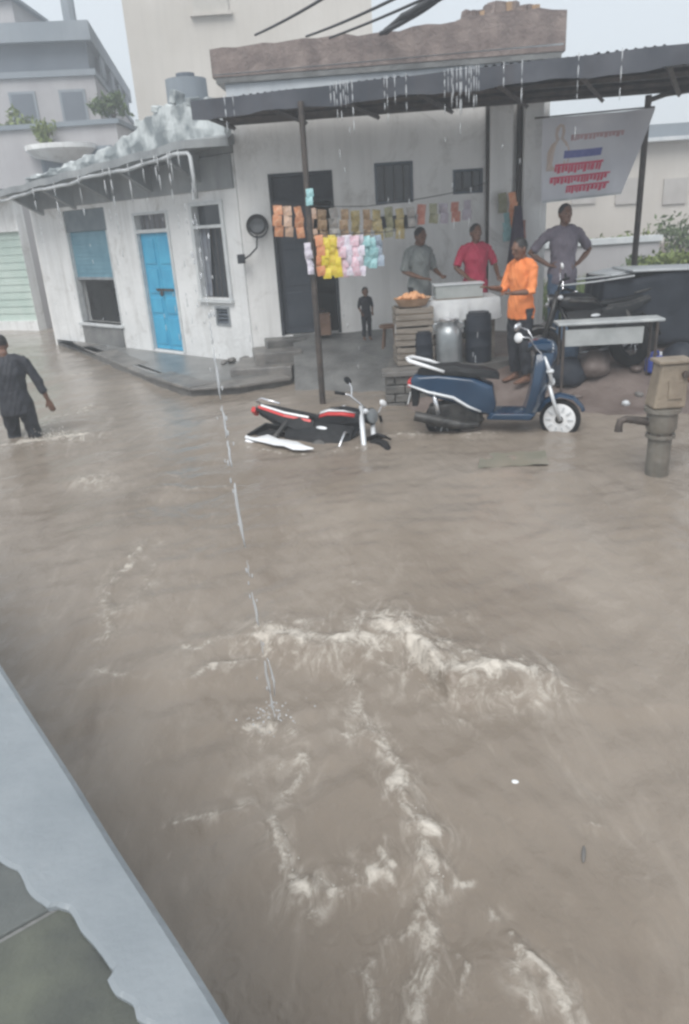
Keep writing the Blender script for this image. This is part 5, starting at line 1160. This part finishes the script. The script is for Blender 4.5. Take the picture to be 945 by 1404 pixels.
# motorcycle, leaning over in the flood
mc = thing('motorcycle', 'black motorcycle with red and white stripes leaning half sunk in the flood', 'motorcycle', (-.10, 8.2, -.5), R(-17))
MCR = bpy.data.objects.new('frame', None)
fr = MB(); fr.tube([(.42, 0, .95), (.3, 0, .78), (-.2, 0, .72), (-.75, 0, .76)], .028, 10); fr.tube([(.42, 0, .9), (.25, 0, .45), (.0, 0, .3), (-.35, 0, .34), (-.2, 0, .72)], .025, 10); fr.tube([(-.3, .1, .36), (-.68, .1, .31)], .022, 8); fr.tube([(-.3, -.1, .36), (-.68, -.1, .31)], .022, 8)
fr = fr.build('frame', M_bpaint, mc, smooth=True)
def mp_(name, mbx, mt, par=mc, **k): return mbx.build(name, mt, par, **k)
wheel(mc, 'front_wheel', .72, .31, .085, M_chrome, spokes=18, yaw=R(-4)); wheel(mc, 'rear_wheel', -.62, .31, .1, M_chrome, spokes=18)
def loft8(rows): return [[(x, y * w_, zc + zz * h_) for y, zz in ((-1, -.3), (-.95, .3), (-.55, .85), (0, 1), (.55, .85), (.95, .3), (1, -.3), (.6, -1), (-.6, -1))] for x, w_, h_, zc in rows]
mb = MB(); mb.rings(loft8([(.42, .07, .06, .9), (.36, .13, .1, .9), (.2, .155, .125, .89), (.02, .15, .115, .86), (-.1, .11, .09, .82), (-.16, .08, .06, .79)])); tk_ = mp_('tank', mb, M_bpaint, smooth='auto')
for sy in (-1, 1):
    mb = MB(); mb.rings([[(x, sy * (y + .006), z + .025), (x, sy * (y - .02), z + .07), (x, sy * (y - .02), z + .02)] for x, y, z in ((.36, .12, .88), (.2, .152, .87), (.02, .148, .85), (-.09, .112, .82))]); mb.build('stripe', M_white_p, tk_, smooth=True)
    mb = MB(); mb.rings([[(x, sy * (y + .008), z - .035), (x, sy * (y + .008), z + .012), (x, sy * (y - .03), z - .01)] for x, y, z in ((.34, .125, .88), (.2, .153, .87), (.02, .149, .85), (-.08, .118, .82))]); mb.build('stripe', M_rpaint, tk_, smooth=True)
mb = MB(); mb.lathe((.15, 0, 1.005), [(.002, 0), (.035, 0), (.035, .015), (.002, .018)], 14); mb.build('fuel_cap', M_chrome, tk_)
mb = MB(); mb.rings(loft8([(-.1, .09, .04, .82), (-.2, .125, .05, .82), (-.45, .135, .055, .83), (-.7, .12, .05, .86), (-.85, .08, .035, .88)])); mp_('seat', mb, M_seat, smooth='auto')
for sy in (-1, 1):
    mb = MB(); mb.rings([[(x, sy * (w_), z - h_), (x, sy * (w_ + .012), z), (x, sy * w_, z + h_), (x, sy * (w_ - .03), z)] for x, w_, z, h_ in ((-.12, .12, .7, .05), (-.3, .14, .69, .09), (-.5, .135, .72, .07), (-.72, .11, .78, .045), (-.92, .07, .83, .02))]); sp = mp_('side_panel', mb, M_seat, smooth='auto')
    mb = MB(); mb.rings([[(x, sy * (w_ + .014), z - .012), (x, sy * (w_ + .014), z + .018), (x, sy * w_, z)] for x, w_, z in ((-.16, .125, .73), (-.5, .135, .75), (-.88, .085, .84))]); mb.build('stripe', M_rpaint, sp)
    mb = MB(); mb.rings([[(x, sy * (w_ + .014), z - .012), (x, sy * (w_ + .014), z + .012), (x, sy * w_, z)] for x, w_, z in ((-.2, .125, .775), (-.5, .135, .79), (-.85, .09, .865))]); mb.build('stripe', M_white_p, sp)
mb = MB(); mb.box((-.95, 0, .82), (.06, .12, .07)); mp_('tail_light', mb, M_redlens, bevel=.01)
mb = MB(); mb.tube([(-.6, -.14, .9), (-.85, -.13, .94), (-.98, 0, .95), (-.85, .13, .94), (-.6, .14, .9)], .014, 8); mp_('grab_rail', mb, M_chrome, smooth=True)
mb = MB(); mb.rings([[(-.62 + .34 * math.cos(a), y, .31 + .36 * math.sin(a)) for y in (-.07, 0, .07)] + [(-.62 + .355 * math.cos(a), y, .31 + .38 * math.sin(a)) for y in (.07, 0, -.07)] for a in (R(70), R(110), R(150), R(175))]); mp_('rear_mudguard', mb, M_seat, smooth='auto')
mb = MB(); mb.rings([[(.72 + .33 * math.cos(a), y, .31 + .34 * math.sin(a)) for y in (-.055, 0, .055)] + [(.72 + .345 * math.cos(a), y * .9, .31 + .36 * math.sin(a)) for y in (.055, 0, -.055)] for a in (R(62), R(85), R(110), R(135))]); mp_('front_mudguard', mb, M_bpaint, smooth='auto')
mb = MB(); mb.lathe((.02, -.16, .42), [(.01, 0), (.09, 0), (.11, .05), (.12, .16), (.11, .27), (.09, .32), (.01, .32)], 20, 'Y'); mb.box((.12, 0, .56), (.16, .16, .22), (0, -.4, 0)); eg = mp_('engine', mb, M_engine, smooth='auto')
for k in range(5): mb = MB(); mb.box((.10 + .01 * k, 0, .5 + k * .036), (.2, .2, .012), (0, -.3, 0)); mb.build('cooling_fin', M_engine, eg)
mb = MB(); mb.tube([(.2, -.08, .5), (.25, -.12, .35), (.1, -.15, .25), (-.2, -.16, .26), (-.35, -.17, .28), (-.85, -.18, .36)], [.02, .02, .022, .03, .045, .04], 12); mp_('exhaust', mb, M_chrome, smooth='auto')
for sy in (-1, 1):
    mb = MB(); mb.tube([(.40, sy * .09, 1.02), (.5, sy * .09, .78), (.72, sy * .09, .31)], [.027, .03, .032], 12); mp_('fork_leg', mb, M_silver, smooth=True)
    mb = MB(); mb.tube([(.40, 0, 1.03), (.38, sy * .12, 1.06), (.34, sy * .26, 1.1), (.26, sy * .36, 1.09)], .012, 8); hb = mp_('handlebar', mb, M_chrome, smooth=True)
    mb = MB(); mb.tube([(.31, sy * .29, 1.1), (.24, sy * .39, 1.085)], .019, 10); mb.build('grip', M_rubber, hb, smooth=True)
    mb = MB(); mb.tube([(.35, sy * .22, 1.09), (.34, sy * .25, 1.2), (.31, sy * .28, 1.25)], .007, 6); mb.build('mirror_stalk', M_chrome, hb)
    mb = MB(); mb.ell((.3, sy * .3, 1.27), (.02, .06, .04), 12, 7); mb.build('mirror', M_white_p if sy > 0 else M_seat, hb, smooth=True)
    mb = MB(); mb.ell((.47, sy * .17, .92), (.035, .04, .03), 10, 7); mb.build('indicator', M_lens, fr, smooth=True)
mb = MB(); mb.lathe((.42, 0, .93), [(.02, 0), (.07, .01), (.09, .06), (.095, .1), (.02, .12)], 20, 'X'); hl = mp_('headlight', mb, M_bpaint, smooth='auto'); mb = MB(); mb.lathe((.535, 0, .93), [(.005, .01), (.085, 0), (.085, -.012), (.005, -.012)], 20, 'X'); mb.build('lens', M_steel, hl, smooth='auto')
mb = MB(); mb.tube([(.3, -.02, .7), (.3, -.2, .62), (.28, -.22, .35), (.26, -.05, .3)], .014, 8); mp_('crash_guard', mb, M_chrome, smooth=True)
mb = MB(); mb.rings(loft8([(.34, .07, .16, .62), (.22, .13, .22, .58), (.0, .15, .24, .56), (-.25, .14, .2, .58), (-.45, .1, .14, .62)])); mp_('engine_cowl', mb, M_seat, smooth='auto')
for sy in (-1, 1):
    mb = MB(); mb.ell((.0, sy * .152, .66), (.07, .012, .022), 14, 8); mb.build('emblem', M_silver, fr, smooth=True)
    mb = MB(); mb.tube([(-.45, sy * .12, .7), (-.62, sy * .12, .33)], .03, 10); mb.build('shock_absorber', M_engine, fr, smooth=True)
mb = MB(); mb.box((-.4, .13, .36), (.55, .03, .12)); mp_('chain_cover', mb, M_bpaint, bevel=.02)
_pv = Vector((.45, 0, .9)); _st = Matrix.Translation(_pv) @ Matrix.Rotation(R(-32), 4, 'Z') @ Matrix.Translation(-_pv)
for o in list(mc.children):
    if o.name.split('.')[0] in ('fork_leg', 'handlebar', 'headlight', 'front_mudguard', 'front_wheel'):
        o.matrix_basis = _st @ (Matrix.Translation(o.location) @ o.rotation_euler.to_matrix().to_4x4())
mc.matrix_basis = Matrix.Translation(Vector((-.36, 7.93, -.47))) @ Matrix.Rotation(R(-22), 4, 'Z') @ Matrix.Rotation(R(5), 4, 'Y') @ Matrix.Rotation(R(-40), 4, 'X')
mc2 = copy_tree(mc); mc2['label'] = 'dusty dark motorcycle parked on the bank behind the metal bench'
mc2.matrix_basis = Matrix.Translation(Vector((3.40, 9.62, gz(3.40, 9.62) - .08))) @ Matrix.Rotation(R(192), 4, 'Z') @ Matrix.Rotation(R(20), 4, 'X')
for o in mc2.children_recursive:      # this one is dusty, without bright stripes
    if o.name.split('.')[0] in ('stripe', 'tail_light', 'fork_leg', 'handlebar', 'grab_rail') and o.material_slots: o.material_slots[0].link = 'OBJECT'; o.material_slots[0].material = M_engine
# white plastic sheet trailing beside it
lo_ = [(336, 603), (348, 607), (362, 609), (376, 613), (390, 615), (402, 619), (416, 620), (430, 619)]; hi_ = [(340, 602), (352, 602), (368, 600), (382, 603), (396, 606), (408, 610), (420, 614), (431, 618)]
n = len(lo_); vs = []
for off in (.022, .025):
    for i in range(n):
        A, B = G(*lo_[i], 0), G(*hi_[i], 0)
        for j in range(5): vs.append(A + (B - A) * j / 4 + [0, 0, off + .018 * math.sin(j / 4 * 3.14) + .014 * math.sin(i * 2.1 + j) * (.3 + j / 5)])
fs = [(i * 5 + j, (i + 1) * 5 + j, (i + 1) * 5 + j + 1, i * 5 + j + 1) for i in range(n - 1) for j in range(4)]
mb = MB(); mb.add(vs, fs + [tuple(n * 5 + k for k in f[::-1]) for f in fs]); tag(mb.build('white_sheet', M_white_p, smooth=True), 'white plastic sheet floating beside the sunken motorcycle', 'sheet')

# ------------------------------------------------------------------ people
def remeshed(mb, name, vox, mt, parent, smooth_it=3):
    me = mb.mesh(name); o = link(name, me, mt, None)
    r = o.modifiers.new('r', 'REMESH'); r.mode = 'VOXEL'; r.voxel_size = vox; r.use_smooth_shade = True
    s_ = o.modifiers.new('s', 'SMOOTH'); s_.iterations = smooth_it; s_.factor = .5
    dg = bpy.context.evaluated_depsgraph_get(); nm = bpy.data.meshes.new_from_object(o.evaluated_get(dg)); o.modifiers.clear(); o.data = nm
    bpy.data.meshes.remove(me); nm.name = name
    if len(nm.materials) == 0: nm.materials.append(mt)
    if name in ('shirt', 'trousers'):
        co = np.empty(len(nm.vertices) * 3); nm.vertices.foreach_get('co', co); co = co.reshape(-1, 3); no = np.empty(len(nm.vertices) * 3); nm.vertices.foreach_get('normal', no); no = no.reshape(-1, 3)
        wv = np.sin(co[:, 2] * 42 + 9 * np.sin(co[:, 0] * 14) + 5 * co[:, 1]) + .8 * np.sin(co[:, 2] * 25 - co[:, 0] * 38 + 3 * np.sin(co[:, 1] * 21)) + .5 * np.sin(co[:, 0] * 70 + co[:, 1] * 55 + 4 * np.sin(co[:, 2] * 9))
        co = co + no * (wv * .0042)[:, None]; nm.vertices.foreach_set('co', co.reshape(-1)); nm.update()
    nm.polygons.foreach_set('use_smooth', [True] * len(nm.polygons)); o.parent = parent; return o
def V3(*a): return Vector(a)
def person(label, loc, rz, h, pose, shirt, trous, sleeve=.5, hair=True, lean=(0, 0), wrap=None):
    """figure faces -y; pose: dict of joint positions for a 1.72 m figure"""
    root = thing('person', label, 'person', loc, rz); k = h / 1.72; root.scale = (k, k, k)
    J = dict(pel=V3(0, 0, .93), waist=V3(0, .0, 1.06), chest=V3(0, -.005, 1.27), neck=V3(0, .005, 1.47), head=V3(0, -.02, 1.605),
             sL=V3(.185, .01, 1.405), sR=V3(-.185, .01, 1.405), eL=V3(.25, .04, 1.14), eR=V3(-.25, .04, 1.14), wL=V3(.26, -.05, .9), wR=V3(-.26, -.05, .9),
             hL=V3(.09, 0, .9), hR=V3(-.09, 0, .9), kL=V3(.10, -.02, .5), kR=V3(-.10, -.02, .5), aL=V3(.105, .03, .09), aR=V3(-.105, .03, .09))
    for n_, v in pose.items():
        if n_ in J: J[n_] = V3(*v)
    hyaw = pose.get('hyaw', 0.0); hpitch = pose.get('hpitch', 0.0)
    B = MB()
    def torso(mb, g, z_to=None):
        rg = []
        seq = [(J['pel'] + V3(0, 0, -.1), .15, .105), (J['pel'], .165, .12), (J['waist'], .14, .105), ((J['waist'] + J['chest']) / 2, .15, .11), (J['chest'], .17, .12), (J['chest'] + (J['neck'] - J['chest']) * .55, .165, .105), (J['chest'] + (J['neck'] - J['chest']) * .8, .11, .08), (J['neck'], .055, .055)]
        for c, rx, ry in seq: rg.append([c + V3(math.cos(2 * math.pi * j / 20) * (rx + g), math.sin(2 * math.pi * j / 20) * (ry + g), 0) for j in range(20)])
        mb.rings(rg)
        for s_ in 'LR': mb.ell(J['s' + s_] * .92 + J['chest'] * .08 - V3(0, 0, .012), (.05 + g, .05 + g, .055 + g), 12, 8); mb.tube([J['neck'] + V3(0, 0, -.035), (J['neck'] + J['s' + s_]) / 2 + V3(0, 0, -.01), J['s' + s_] - V3(0, 0, .01)], [.05 + g, .052 + g, .046 + g], 12)
    torso(B, -.006)
    B.tube([J['neck'] + V3(0, 0, -.05), J['neck'] + V3(0, 0, .04), J['head'] + V3(0, .02, -.05)], [.06, .052, .05], 14)
    H = MB(); H.ell((0, 0, .012), (.075, .095, .108), 18, 14); H.ell((0, -.03, -.055), (.055, .058, .062), 14, 9)
    H.tube([(0, -.088, .03), (0, -.108, -.012), (0, -.093, -.026)], [.010, .017, .013], 8); H.tube([(-.045, -.078, .036), (0, -.09, .038), (.045, -.078, .036)], .012, 8)
    H.tube([(-.022, -.084, -.056), (0, -.09, -.055), (.022, -.084, -.056)], .009, 8)
    for sx in (-1, 1): H.ell((sx * .078, .008, -.0), (.012, .022, .034), 8, 7)
    hs = pose.get('hscale', 1.0)
    HM = Matrix.Translation(J['head']) @ Matrix.Rotation(hyaw, 4, 'Z') @ Matrix.Rotation(hpitch, 4, 'X') @ Matrix.Scale(hs, 4)
    B.add([HM @ V3(*p) for p in H.v], H.f)
    for s_, sx in (('L', 1), ('R', -1)):
        S_, E_, W_ = J['s' + s_], J['e' + s_], J['w' + s_]
        B.tube([S_, S_ + (E_ - S_) * .35, E_, E_ + (W_ - E_) * .3, W_], [.05, .046, .037, .038, .025], 12)
        d = pose.get('d' + s_); d = V3(*d).normalized() if d else (W_ - E_).normalized()
        side = d.cross(V3(0, 1, 0) if abs(d.y) < .8 else V3(0, 0, 1)).normalized(); nrm = side.cross(d).normalized(); side = side * sx
        pc = W_ + d * .055; B.tube([W_ - d * .01, W_ + d * .03, W_ + d * .085, W_ + d * .1], [(.022, .018), (.034, .017), (.037, .016), (.03, .012)], 12)
        for f_ in range(4):
            o_ = (f_ - 1.5) * .0195; L = (.062, .074, .07, .055)[f_]; r0 = W_ + d * .085 + side * o_; B.tube([r0, r0 + d * L * .5 + nrm * .004, r0 + d * L * .85 - nrm * .012, r0 + d * L - nrm * .025], [.0095, .009, .0085, .007], 8)
        t0 = W_ + d * .03 - side * .028; B.tube([t0, t0 + d * .03 - side * .024, t0 + d * .06 - side * .03 - nrm * .01], [.012, .011, .009], 8)
        K_, A_, Hh = J['k' + s_], J['a' + s_], J['h' + s_]
        B.tube([Hh + V3(0, 0, .04), Hh + (K_ - Hh) * .3, K_, K_ + (A_ - K_) * .3 + V3(0, .015, 0), A_], [.085, .08, .055, .055, .038], 14)
        ft = V3(*pose.get('f' + s_, (0.03 * sx, -1, 0))).normalized(); B.tube([A_ + V3(0, 0, -.045) - ft * .05, A_ + V3(0, 0, -.04) + ft * .03, A_ + V3(0, 0, -.06) + ft * .13, A_ + V3(0, 0, -.065) + ft * .2], [(.034, .045), (.038, .048), (.044, .027), (.034, .016)], 12)
    remeshed(B, 'body', .0085, M_skin, root, 2)
    T = MB()
    torso(T, .014)
    hem = J['pel'] + V3(0, 0, -.14); T.rings([[c + V3(math.cos(2 * math.pi * j / 20) * rx, math.sin(2 * math.pi * j / 20) * ry, .008 * math.sin(j * 2.3)) for j in range(20)] for c, rx, ry in ((hem, .19, .145), (J['pel'], .185, .14), (J['waist'], .16, .125))])
    for s_ in 'LR':
        S_, E_, W_ = J['s' + s_], J['e' + s_], J['w' + s_]
        P_ = [S_, S_ + (E_ - S_) * .5, S_ + (E_ - S_) * min(1, sleeve * 2)]; r_ = [.058, .06, .06]
        if sleeve > .5: P_.append(E_ + (W_ - E_) * (sleeve - .5) * 2); r_ = [.058, .057, .052, .045]
        T.tube(P_, r_, 12)
    to = remeshed(T, 'shirt', .012, shirt, root, 3)
    T = MB(); T.rings([[c + V3(math.cos(2 * math.pi * j / 20) * rx, math.sin(2 * math.pi * j / 20) * ry, 0) for j in range(20)] for c, rx, ry in ((J['pel'] + V3(0, 0, -.16), .16, .12), (J['pel'] + V3(0, 0, -.05), .178, .133), (J['pel'] + V3(0, 0, .06), .165, .125))])
    for s_ in 'LR': K_, A_, Hh = J['k' + s_], J['a' + s_], J['h' + s_]; T.tube([Hh + V3(0, 0, .02), Hh + (K_ - Hh) * .35, K_, K_ + (A_ - K_) * .45, A_ + (K_ - A_) * .08], [.1, .096, .077, .074, .066], 14)
    remeshed(T, 'trousers', .012, trous, root, 3)
    if hair:
        T = MB(); T.ell(HM @ V3(0, .018, .035), (.083 * hs, .095 * hs, .098 * hs), 18, 12); me = T.mesh('hair')
        for v in me.vertices: v.co += (v.co - (HM @ V3(0, .018, .035))) * .05 * math.sin(v.co.x * 90) * math.sin(v.co.z * 80)
        link('hair', me, M_hair, root, smooth=True)
    for sx in (-1, 1): T = MB(); T.ell(HM @ V3(sx * .031, -.083, .012), (.012, .008, .007), 10, 6); T.build('eye', M_eye, root, smooth=True)
    return root
# wading person in black, back to us
pw_ = G(26, 606, 0)
person('person in black shirt and trousers wading away through the flood', (pw_[0] + .02, pw_[1] + .12, gz(pw_[0], pw_[1])), R(195), 1.80,
       dict(neck=(.02, -.03, 1.46), head=(.04, -.10, 1.575), hpitch=.5, eL=(.29, .04, 1.13), wL=(.31, -.06, .90), eR=(-.30, .05, 1.15), wR=(-.36, .03, .92), kL=(.11, -.12, .52), aL=(.10, .02, .12), kR=(-.13, -.03, .5), aR=(-.14, .10, .09)), M_black, M_black2, .8)
# man in orange, side on to us, reaching towards the stall
p = YP(715, 400, 9.5)
person('person in orange shirt and dark trousers reaching towards the stall table', (p[0], 9.5, gz(p[0], 9.5)), R(-62), 1.76,
       dict(head=(0, -.045, 1.59), hpitch=.25, eR=(-.21, -.10, 1.13), wR=(-.17, -.34, 1.17), eL=(.24, -.06, 1.12), wL=(.16, -.30, 1.12), dR=(.1, -1, .25), dL=(0, -1, .1)), M_orange, M_black2, .62)
p = YP(652, 330, 10.95)
person('person in red shirt standing behind the stall table', (p[0], 10.95, PFZ), R(12), 1.70,
       dict(eL=(.30, -.02, 1.16), wL=(.24, -.26, 1.02), eR=(-.30, -.02, 1.16), wR=(-.2, -.26, 1.02), dL=(-.3, -1, -.2), dR=(.3, -1, -.2)), M_red, M_black2, .45)
p = YP(574, 330, 11.2)
person('person in grey shirt standing behind the snack basket', (p[0], 11.2, PFZ), R(30), 1.70,
       dict(head=(0, -.05, 1.60), hpitch=.2, eL=(.27, -.0, 1.14), wL=(.2, -.25, 1.06), eR=(-.27, 0, 1.14), wR=(-.14, -.26, 1.05), dL=(-.4, -1, -.1), dR=(.4, -1, -.1)), M_gshirt, M_black2, .5)
p = YP(773, 330, 10.6)
person('person in dark grey shirt and blue jeans standing with hands on hips', (p[0], 10.6, gz(p[0], 10.6)), R(8), 1.86,
       dict(eL=(.40, .10, 1.17), wL=(.19, -.03, 1.02), eR=(-.40, .10, 1.17), wR=(-.19, -.03, 1.02), dL=(-.8, -.5, -.2), dR=(.8, -.5, -.2)), M_mauve, M_jean, .42)
p = YP(503, 450, 12.05)
person('small child in dark clothes standing against the grey front wall', (p[0], 12.05, .49), R(15), .78, dict(head=(0, -.02, 1.62), hscale=1.35, wL=(.2, -.12, .95), wR=(-.2, -.12, .95)), M_black, M_black2, .6)

# ------------------------------------------------------------------ foreground platform the photographer stands on
PZ = 1.0
E0, E1 = G(0, 918, PZ), G(306, 1404, PZ); ed = (E1 - E0) / np.linalg.norm(E1 - E0); en = np.array([ed[1], -ed[0], 0]); en = en if en[0] < 0 else -en   # en: away from the water
EA = E0 - ed * 3.0; EB = E1 + ed * 1.6
pfm = thing('raised_platform', None, None, (-1.2, 1.2, 0)); pfm['kind'] = 'structure'
mb = MB(); mb.poly([EA + en * .02, EB + en * .02, EB + en * 2.6, EA + en * 2.6], -.5, PZ - .05); mb.build('platform_core', M_conc, pfm, world=True)
# dark paving stones
tj = (G(66, 1243, PZ) - EA) @ ed
for i in range(-4, 4):
    for j in range(4):
        A = EA + ed * (tj + i * .70 + .005 + (.31 if j % 2 else 0)) + en * (.08 + j * .62); B = A + ed * .69; C_ = B + en * .61; D = A + en * .61
        mb = MB(); mb.poly([A, B, C_, D], PZ - .06, PZ - .014 + random.uniform(-.002, .002)); mb.build('paving_stone', M_slabg if (i + j) % 3 == 0 else M_slabd, pfm, world=True, bevel=.005)
mb = MB(); mb.poly([EA + en * .05, EB + en * .05, EB + en * 2.55, EA + en * 2.55], PZ - .049, PZ - .02); mb.build('joint_mortar', M_conc, pfm, world=True)
# pale cement coping with a ragged inner edge
inn = [(-60, 1135), (-20, 1165), (5, 1180), (22, 1190), (35, 1215), (50, 1230), (62, 1242), (78, 1238), (92, 1245), (104, 1262), (118, 1280), (133, 1302), (148, 1316), (153, 1326), (146, 1340), (160, 1360), (180, 1375), (188, 1392), (205, 1404), (240, 1450)]
ip = [G(u, v, PZ) for u, v in inn]; ip = [ip[0] - ed * 2.2] + ip + [ip[-1] + ed * 1.2]
fine = []
for a, b in zip(ip[:-1], ip[1:]):
    for t in np.linspace(0, 1, 5, endpoint=False): fine.append(a + (b - a) * t + en * .0025 * math.sin(len(fine) * .5))
fine.append(ip[-1])
outer = []; 
for f_ in fine:
    t = (f_ - EA) @ ed; outer.append(EA + ed * t - en * (.012 + .0012 * math.sin(t * 9)))
rg = [[np.array([o_[0], o_[1], PZ - .09]), np.array([*(o_ - en * .0)[:2], PZ - .012]), np.array([*(o_ + en * .015)[:2], PZ]), np.array([*(f_ - en * .01)[:2], PZ - .001]), np.array([*f_[:2], PZ - .008]), np.array([*f_[:2], PZ - .09])] for o_, f_ in zip(outer, fine)]
mb = MB(); mb.rings(rg); mb.build('cement_coping', M_screed, pfm, world=True)

# ------------------------------------------------------------------ falling water
mb = MB(); rg = random.Random(4)
for u0, u1, n in ((452, 484, 8), (608, 660, 13), (300, 330, 2), (520, 560, 4), (690, 720, 2), (780, 900, 2)):
    for i in range(n):
        u = u0 + (u1 - u0) * (i + rg.random() * .7) / n; t = (G(u, 112, EZ)[0] - e0[0]) / (e2[0] - e0[0])
        v_ = 141 + (62 - 141) * (u - 262) / (945 - 262)
        p = np.array(G(u, v_, EZ)); p = p * [.982, .982, 1] + [0, -.03, .02]; L = rg.uniform(.2, .42); z = 0
        while z < L:
            seg = rg.uniform(.06, .16); r_ = rg.uniform(.004, .0085); mb.tube([p - [0, 0, z], p - [0, .0, z + seg * .5], p - [0, 0, z + seg]], [r_ * .5, r_, r_ * .3], 6); z += seg + rg.uniform(.01, .05)
        for k in range(1): q_ = p - [0, 0, L + rg.uniform(.1, 3.0)]; mb.tube([q_, q_ - [0, 0, rg.uniform(.04, .12)]], [.003, .005], 5)
o = link('roof_drips', mb.mesh('roof_drips'), M_droplet, smooth=True); tag(o, 'strings of rain water dripping from the tin roof edge', 'drips', kind='stuff')
mb = MB()
for t in (.02, .05, .06, .1, .11, .16, .22, .3, .33, .45, .58, .7):
    a, z = aw(t); p = LW.P(a, z - .1, ao + .03); L = rg.uniform(.2, .55); zz = 0
    while zz < L: seg = rg.uniform(.1, .3); r_ = rg.uniform(.008, .016); mb.tube([p - [0, 0, zz], p - [0, 0, zz + seg * .5], p - [0, 0, zz + seg]], [r_ * .5, r_, r_ * .3], 6); zz += seg + rg.uniform(.01, .05)
    for k in range(4): q_ = p - [0, 0, L + rg.uniform(.1, 2.4)]; mb.tube([q_, q_ - [0, 0, rg.uniform(.05, .12)]], [.004, .006], 5)
o = link('awning_drips', mb.mesh('awning_drips'), M_droplet, smooth=True); tag(o, 'rain water running off the street awning of the white house', 'drips', kind='stuff')
# one long stream falling from the roof above the photographer
mb = MB(); b_ = G(377, 988, 0); t_ = YP(258, 200, b_[1]); t_ = np.array([t_[0], b_[1] - .02, t_[2]])
def st(v): k = (v - 200) / (988 - 200); k = k ** 1.0; q_ = ray(258 + (377 - 258) * (k ** 1.18), v); p = CAMP + q_ * b_[1] / q_[1]; return p
v = 236.0
segs = [(250, 275, .35), (292, 318, .3), (340, 372, .35), (392, 420, .4), (440, 470, .5), (476, 548, .9), (556, 600, .85), (604, 640, .95), (662, 750, 1.1), (768, 792, .4), (812, 858, .9), (878, 898, .5), (906, 950, 1.15), (950, 986, .9)]
for v0, v1, k in segs:
    n = 6; P_ = []; rr = []
    for i in range(n + 1):
        t = i / n; p = st(v0 + (v1 - v0) * t); P_.append(p + [rg.uniform(-.003, .003), rg.uniform(-.003, .003), 0]); rr.append(k * (.0055 * math.sin(math.pi * (.08 + .84 * t)) * rg.uniform(.6, 1.3) + .001))
    mb.tube(P_, rr, 8)
for i in range(40):
    p = st(rg.uniform(300, 985)); s_ = rg.uniform(.002, .005); mb.ell(p + [rg.gauss(0, .02), rg.gauss(0, .02), 0], (s_, s_, s_ * 3), 6, 4)
p0, p1 = st(908), st(985)
mb.tube([st(905) + [.02, 0, 0], st(935) + [.03, 0, 0], st(955) + [.02, 0, 0]], [.002, .006, .002], 6)
for i in range(60):   # crown of droplets where it lands
    a = rg.uniform(0, 6.28); r_ = abs(rg.gauss(0, .07)); s_ = rg.uniform(.0025, .006); mb.ell(b_ + [r_ * math.cos(a), r_ * math.sin(a), rg.uniform(.01, .13) * max(.15, 1 - r_ / .2)], (s_, s_, s_), 6, 4)
o = link('water_stream', mb.mesh('water_stream'), M_droplet, smooth=True); tag(o, 'thin broken stream of rain water falling into the flood', 'stream', kind='stuff')
# spray thrown up along the standing wave and round the wading legs
mb = MB()
for pts, n, zz in (([(370, 872), (450, 890), (520, 884)], 60, .04), ([(565, 876), (612, 938), (700, 937), (742, 934)], 140, .05), ([(575, 1118), (590, 1190), (602, 1222)], 25, .03), ([(380, 1125), (408, 1222), (500, 1215)], 20, .03), ([(35, 608), (60, 604), (95, 600)], 110, .09), ([(730, 1340), (775, 1392)], 12, .03)):
    for i in range(n):
        k = rg.randrange(len(pts) - 1); t = rg.random(); u = pts[k][0] + (pts[k + 1][0] - pts[k][0]) * t + rg.gauss(0, 5); v = pts[k][1] + (pts[k + 1][1] - pts[k][1]) * t + rg.gauss(0, 4)
        p = G(u, v, 0); s_ = rg.uniform(.0015, .004) * (1.6 if pts[0][0] < 60 else 1); mb.ell(p + [0, 0, .02 + abs(rg.gauss(0, zz * .5))], (s_, s_, s_ * rg.uniform(.8, 1.8)), 6, 4)
o = link('water_spray', mb.mesh('water_spray'), mat('muddy_spray', (.55, .51, .46), (.66, .62, .57), .3, 8), smooth=True); tag(o, 'small drops of muddy spray along the waves', 'spray', kind='stuff')

# ------------------------------------------------------------------ rain haze
mb = MB(); mb.box((0, 30, 6.2), (150, 130, 13.8))
hz = mb.build('haze', None); hm = bpy.data.materials.new('rain_haze'); hm.use_nodes = True; ht = hm.node_tree; ht.nodes.clear()
ho = ht.nodes.new('ShaderNodeOutputMaterial'); pv = ht.nodes.new('ShaderNodeVolumePrincipled'); pv.inputs['Color'].default_value = (.9, .95, 1.0, 1); pv.inputs['Density'].default_value = .0085; pv.inputs['Anisotropy'].default_value = .2
ht.links.new(pv.outputs[0], ho.inputs['Volume']); hz.data.materials.append(hm); tag(hz, 'pale rain haze filling the air', 'haze', kind='stuff')
